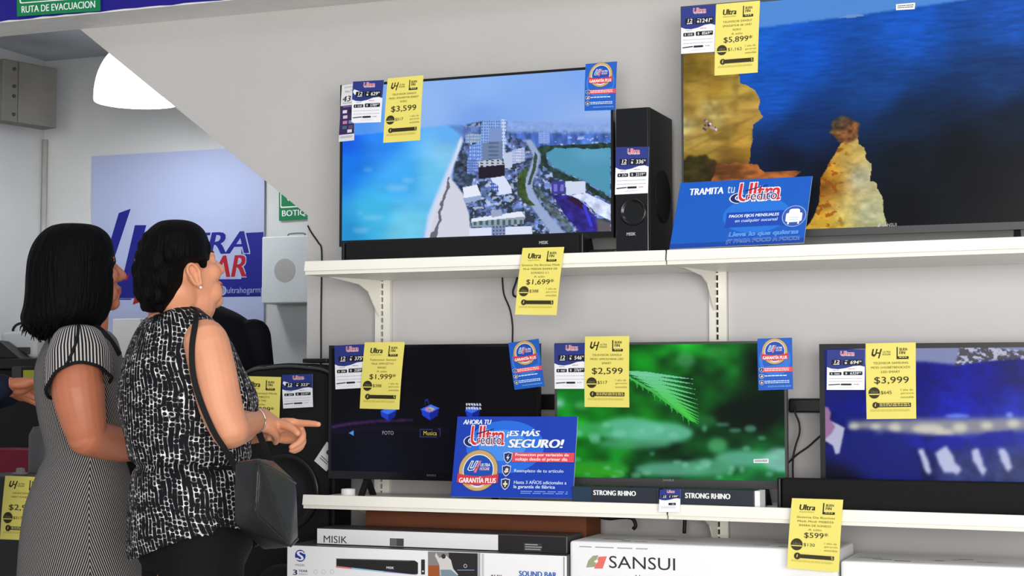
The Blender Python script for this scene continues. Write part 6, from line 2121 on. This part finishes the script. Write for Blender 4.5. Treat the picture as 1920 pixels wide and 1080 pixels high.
# cap sleeve in two overlapping petals with black edging
M_SL = cloth_stripes('pinstriped_sleeve_cloth', .0078, .0, .46, (16, 16, 18), (176, 172, 170))
def sleeve(parent, top, mid, r0, r1, end_fun, name, arc=False):
    ax = nrm(mid - top); A = nrm(_r - ax * np.dot(_r, ax)); Bv = np.cross(ax, A)
    n, m_ = 48, 12
    V, F, U, edge = [], [], [], []
    for i in range(m_ + 1):
        for j in range(n + 1):
            t = 2 * PI * j / n
            L = end_fun(t)
            k = i / m_
            rr_ = (r0 + (r1 - r0) * min(1, k * 1.9) ** .6) * (1 + .02 * math.sin(9 * t + 2) * k)
            d_ = -.03 + L * k
            P_ = top + ax * d_ + rr_ * (math.cos(t) * A + math.sin(t) * Bv)
            V.append(P_)
            if i == m_: edge.append(P_)
    for i in range(m_):
        for j in range(n):
            a = i * (n + 1) + j
            F.append((a, a + 1, a + n + 2, a + n + 1))
            U.append([((j) / n * 6.28 * .072, 0), ((j + 1) / n * 6.28 * .072, 0), ((j + 1) / n * 6.28 * .072, .1), (j / n * 6.28 * .072, .1)])
    b = MB(); b.add(V, F, 0, U)
    o = obj(name, b, [M_SL], parent, smooth=True)
    so = o.modifiers.new('c', 'SOLIDIFY'); so.thickness = .003; so.offset = 1
    b = MB(); b.tube(edge, .0045, 8)
    if arc:
        pts = []
        for q in range(13):
            k = q / 12; t = 1.30 + .38 * k ** 2.2
            rr_ = (r0 + (r1 - r0) * min(1, k * 1.9) ** .6) + .003
            pts.append(top + ax * (-.03 + endA(t) * k) + rr_ * (math.cos(t) * A + math.sin(t) * Bv))
        b2 = MB(); b2.tube(pts, .0042, 8)
        obj('petal_edging', b2, M_TRIM, o, smooth=True)
    e = obj('sleeve_edging', b, M_TRIM, o, smooth=True)
    return o
def endA(t):                          # cos t: -1 at her back, +1 at her front; sin t: +1 on the outside of the arm
    return .150 - .018 * math.cos(t) - .042 * max(0, math.sin(t)) ** 1.5
sleeve(W1, pxs(146, 640, 4.285), pxs(149, 735, 4.25), .046, .082, endA, 'sleeve', arc=True)
e2 = np.array(shl) ; sleeve(W1, shl + (0, 0, .02), ell_ , .060, .068, lambda t: .12, 'sleeve')
b = MB(); b.tube(catmull([pxs(176, 612, 4.37), pxs(190, 622, 4.33), pxs(206, 640, 4.335), pxs(222, 664, 4.36)], 5), .010, 10); obj('collar', b, M_TRIM, W1, smooth=True)
for a_ in ank1: shoe('shoe', W1, a_, f1_, M_BLACKM)
# bob: an open shell of hair, cut away before the face
rowsH = [(421, 112, 172), (426, 96, 187), (440, 78, 203), (462, 63, 211), (490, 54, 215), (520, 51, 217), (550, 50, 217), (575, 47, 214), (595, 42, 206), (610, 46, 196), (622, 58, 188), (630, 74, 180)]
V, F = [], []
n = 64
b = MB()
rings = []
RH = catmull([np.array(r_, float) for r_ in rowsH], 4)
rs = random.Random(9)
th = YAW + math.radians(31)
ff, ll = np.array([math.cos(th), math.sin(th), 0]), np.array([-math.sin(th), math.cos(th), 0])
wavy = [rs.uniform(-1, 1) for _ in range(n + 1)]
mm = len(RH)
for i, (v, uL, uR) in enumerate(RH):
    c = pxs((uL + uR) / 2, v, 4.40); h_ = (uR - uL) / 2 * 4.40 / FPX
    k = i / (mm - 1)
    open_ = 0 if v < 476 else min(1, (v - 476) / 26) * math.radians(41)
    r_ = []
    for j in range(n + 1):
        t = open_ + (2 * PI - 2 * open_) * j / n
        g = 1 + .012 * math.sin(j * 2.1) + .008 * math.sin(j * 5.3 + k * 4)
        P = c + ff * math.cos(t) * h_ * 1.0 * g + ll * math.sin(t) * h_ * .94 * g
        if k > .75: P = P + np.array([0, 0, -.012 * (k - .75) * 4 * (wavy[j] + .5 * math.sin(j * 3.7))])
        r_.append(P)
    rings.append(r_)
top = np.mean(rings[0], axis=0) + (0, 0, .004)
b.loft(rings, cap0=True, cap1=False, closed=False)
o = obj('hair', b, M_HAIR, W1, smooth=True, fix=True)
so = o.modifiers.new('c', 'SOLIDIFY'); so.thickness = .016; so.offset = -1
# loose ends of the bob
b = MB()
for i in range(110):
    j = rs.randrange(n // 10, n - n // 10)
    p0 = rings[-1 - rs.randrange(1, 10)][j]
    c = np.mean(rings[-6], axis=0); out = nrm(p0 - c)
    p0 = p0 - out * .004
    L = rs.uniform(.008, .026)
    e = p0 + np.array([0, 0, -L]) + out * rs.uniform(-.012, .012)
    b.tube([p0 + (0, 0, .03), p0, (p0 + e) / 2 + out * rs.uniform(-.003, .003), e], [.003, .0032, .0022, .0006], 5)
obj('hair_ends', b, M_HAIR, W1, smooth=True)

# ================================================================= man in dark clothes behind them, his head hidden by the woman's
S3 = 6.35
R3 = [(572, 356, 410, .055), (586, 338, 438, .11), (604, 330, 462, .145), (636, 330, 488, .165), (680, 336, 506, .172), (740, 340, 514, .172), (820, 342, 514, .168), (900, 344, 512, .168)]
sec3, f3, l3 = rows_to_sections(R3, S3, 75)
W3 = thing('person', 'person in dark clothes in the back room, mostly hidden behind the woman in the blouse', 'person', (sec3[4][0][0], sec3[4][0][1], 0))
h3 = Head(pxs(346, 524, 6.35), 160, 0, .92)
mb = MB(); h3.build(mb)
mb.tube([pxs(376, 600, 6.35), pxs(360, 545, 6.35)], .055, 16)
mb.tube([pxs(386, 600, 6.31), pxs(374, 566, 6.31)], .045, 16)
torso(mb, [(c, max(.03, b_ - .014), max(.03, a - .014)) for c, b_, a in sec3], f3, l3)
h0 = sec3[-1][0]
ank3 = legs(mb, np.array([h0[0], h0[1], 0]), f3, l3, .80, .085)
for q in (1, -1):
    s_ = sec3[3][0] + l3 * q * .145
    e_ = s_ + np.array([0, 0, -.29]) + l3 * q * .05; w_ = e_ + f3 * .2 + np.array([0, 0, -.08])
    limb(mb, [s_, (s_ + e_) / 2, e_], [.055, .05, .043]); limb(mb, [e_, (e_ + w_) / 2, w_], [.043, .036, .026])
    hand(mb, w_, nrm(w_ - e_), np.array([0, 0, -1.0]), q, [(30, 35, 25)] * 4, (.3, .4))
me = fuse('body', mb, .0045, 4); P = face_centres(me); idx = np.zeros(len(P), dtype=np.int32); h3.paint(P, idx)
SK3 = skin_mat('skin_dark_brown', (120, 78, 60))
link_mesh('body', me, W3, [SK3, M_LIP, M_EYEW, M_IRIS, M_BROW]); me.polygons.foreach_set('material_index', idx)
M_JK = mat('black_jacket_cloth', (15, 16, 22), .85, .15, bump=.1, bscale=80)
b = MB(); torso(b, sec3, f3, l3)
for q in (1, -1):
    s_ = sec3[3][0] + l3 * q * .145
    e_ = s_ + np.array([0, 0, -.29]) + l3 * q * .05; w_ = e_ + f3 * .2 + np.array([0, 0, -.08])
    limb(b, [s_ + (0, 0, .01), (s_ + e_) / 2, e_], [.068, .062, .056]); limb(b, [e_, (e_ + w_) / 2, w_ - (w_ - e_) * .1], [.056, .05, .04])
b.tube([pxs(384, 594, 6.35), pxs(386, 572, 6.35)], [.078, .07], 20)
link_mesh('jacket', fuse('jacket', b, .006, 6), W3, [M_JK])
b = MB()
b.loft([ring_at(np.array([h0[0], h0[1], z]), f3 * b_, l3 * a, 32) for z, b_, a in ((1.0, .125, .17), (.9, .13, .18), (.8, .13, .185), (.74, .11, .17))])
for q in (1, -1):
    h = np.array([h0[0], h0[1], 0]) + l3 * q * .09
    limb(b, [(h[0], h[1], .82), (h[0], h[1], .6), (h[0], h[1], .4), (h[0], h[1], .12)], [.096, .085, .07, .062])
link_mesh('trousers', fuse('trousers', b, .007, 5), W3, [M_TROUSER])
for a_ in ank3: shoe('shoe', W3, a_, f3, M_BLACKM)
b = MB(); h3.ell(b, (-.025, 0, .045), (.100, .084, .088), nu=24, nv=16); h3.ell(b, (-.05, 0, .0), (.07, .078, .07), nu=24, nv=16)
link_mesh('hair', fuse('hair', b, .005, 3), W3, [M_HAIR])

# ================================================================= seller at the far left edge, only a forearm in view
S4 = 5.2
c4 = pxs(-95, 700, S4)
W4 = thing('person', 'person in dark blue sleeves at the far left edge, only the hand in view', 'person', (c4[0], c4[1], 0))
f4, l4 = heading(12)
h4 = Head(pxs(-95, 455, S4), 10, -12)
mb = MB(); h4.build(mb)
sec4 = [(np.array([c4[0], c4[1], z]), b_, a) for z, b_, a in ((1.44, .055, .06), (1.41, .08, .13), (1.36, .10, .185), (1.26, .12, .2), (1.10, .12, .18), (.98, .12, .17), (.88, .125, .18))]
torso(mb, sec4, f4, l4)
mb.tube([(c4[0], c4[1], 1.38), tuple(h4.w(-.02, 0, -.02))], .055, 16)
ank4 = legs(mb, np.array([c4[0], c4[1], 0]), f4, l4, .80, .085)
arms4 = []
for q, wpx in ((1, (28, 735, 5.22)), (-1, (14, 722, 5.02))):
    s_ = np.array([c4[0], c4[1], 1.34]) + l4 * q * .18
    w_ = pxs(*wpx); e_ = (s_ + w_) / 2 + np.array([0, 0, -.13]) - f4 * .06
    limb(mb, [s_, (s_ + e_) / 2, e_], [.054, .05, .043]); limb(mb, [e_, (e_ + w_) / 2, w_], [.043, .036, .026])
    hand(mb, w_, nrm(f4 * 1 + np.array([0, 0, .05])), np.array([0, 0, -1.0]) + l4 * .3 * q, q, [(32, 40, 25), (36, 42, 25), (40, 44, 26), (44, 46, 26)], (.3, .4))
    arms4.append((s_, e_, w_))
me = fuse('body', mb, .0042, 4); P = face_centres(me); idx = np.zeros(len(P), dtype=np.int32); h4.paint(P, idx)
link_mesh('body', me, W4, [SK1, M_LIP, M_EYEW, M_IRIS, M_BROW]); me.polygons.foreach_set('material_index', idx)
b = MB(); torso(b, [(c, b_ + .012, a + .012) for c, b_, a in sec4], f4, l4)
for s_, e_, w_ in arms4:
    limb(b, [s_ + (0, 0, .01), (s_ + e_) / 2, e_], [.066, .06, .054]); limb(b, [e_, (e_ + w_) / 2, w_ - (w_ - e_) * .12], [.054, .048, .04])
link_mesh('jacket', fuse('jacket', b, .006, 6), W4, [mat('navy_jacket_cloth', (20, 24, 40), .85, .15)])
b = MB()
b.loft([ring_at(np.array([c4[0], c4[1], z]), f4 * b_, l4 * a, 32) for z, b_, a in ((.98, .125, .175), (.9, .132, .185), (.8, .13, .185), (.74, .11, .17))])
for q in (1, -1):
    h = np.array([c4[0], c4[1], 0]) + l4 * q * .09
    limb(b, [(h[0], h[1], .82), (h[0], h[1], .6), (h[0], h[1], .4), (h[0], h[1], .12)], [.096, .085, .07, .062])
link_mesh('trousers', fuse('trousers', b, .007, 5), W4, [M_TROUSER])
for a_ in ank4: shoe('shoe', W4, a_, f4, M_BLACKM)
b = MB(); h4.ell(b, (-.025, 0, .045), (.100, .084, .088), nu=24, nv=16); h4.ell(b, (-.05, 0, .0), (.07, .078, .07), nu=24, nv=16)
link_mesh('hair', fuse('hair', b, .005, 3), W4, [M_HAIR])

bpy.data.objects.remove(_fo, do_unlink=True)
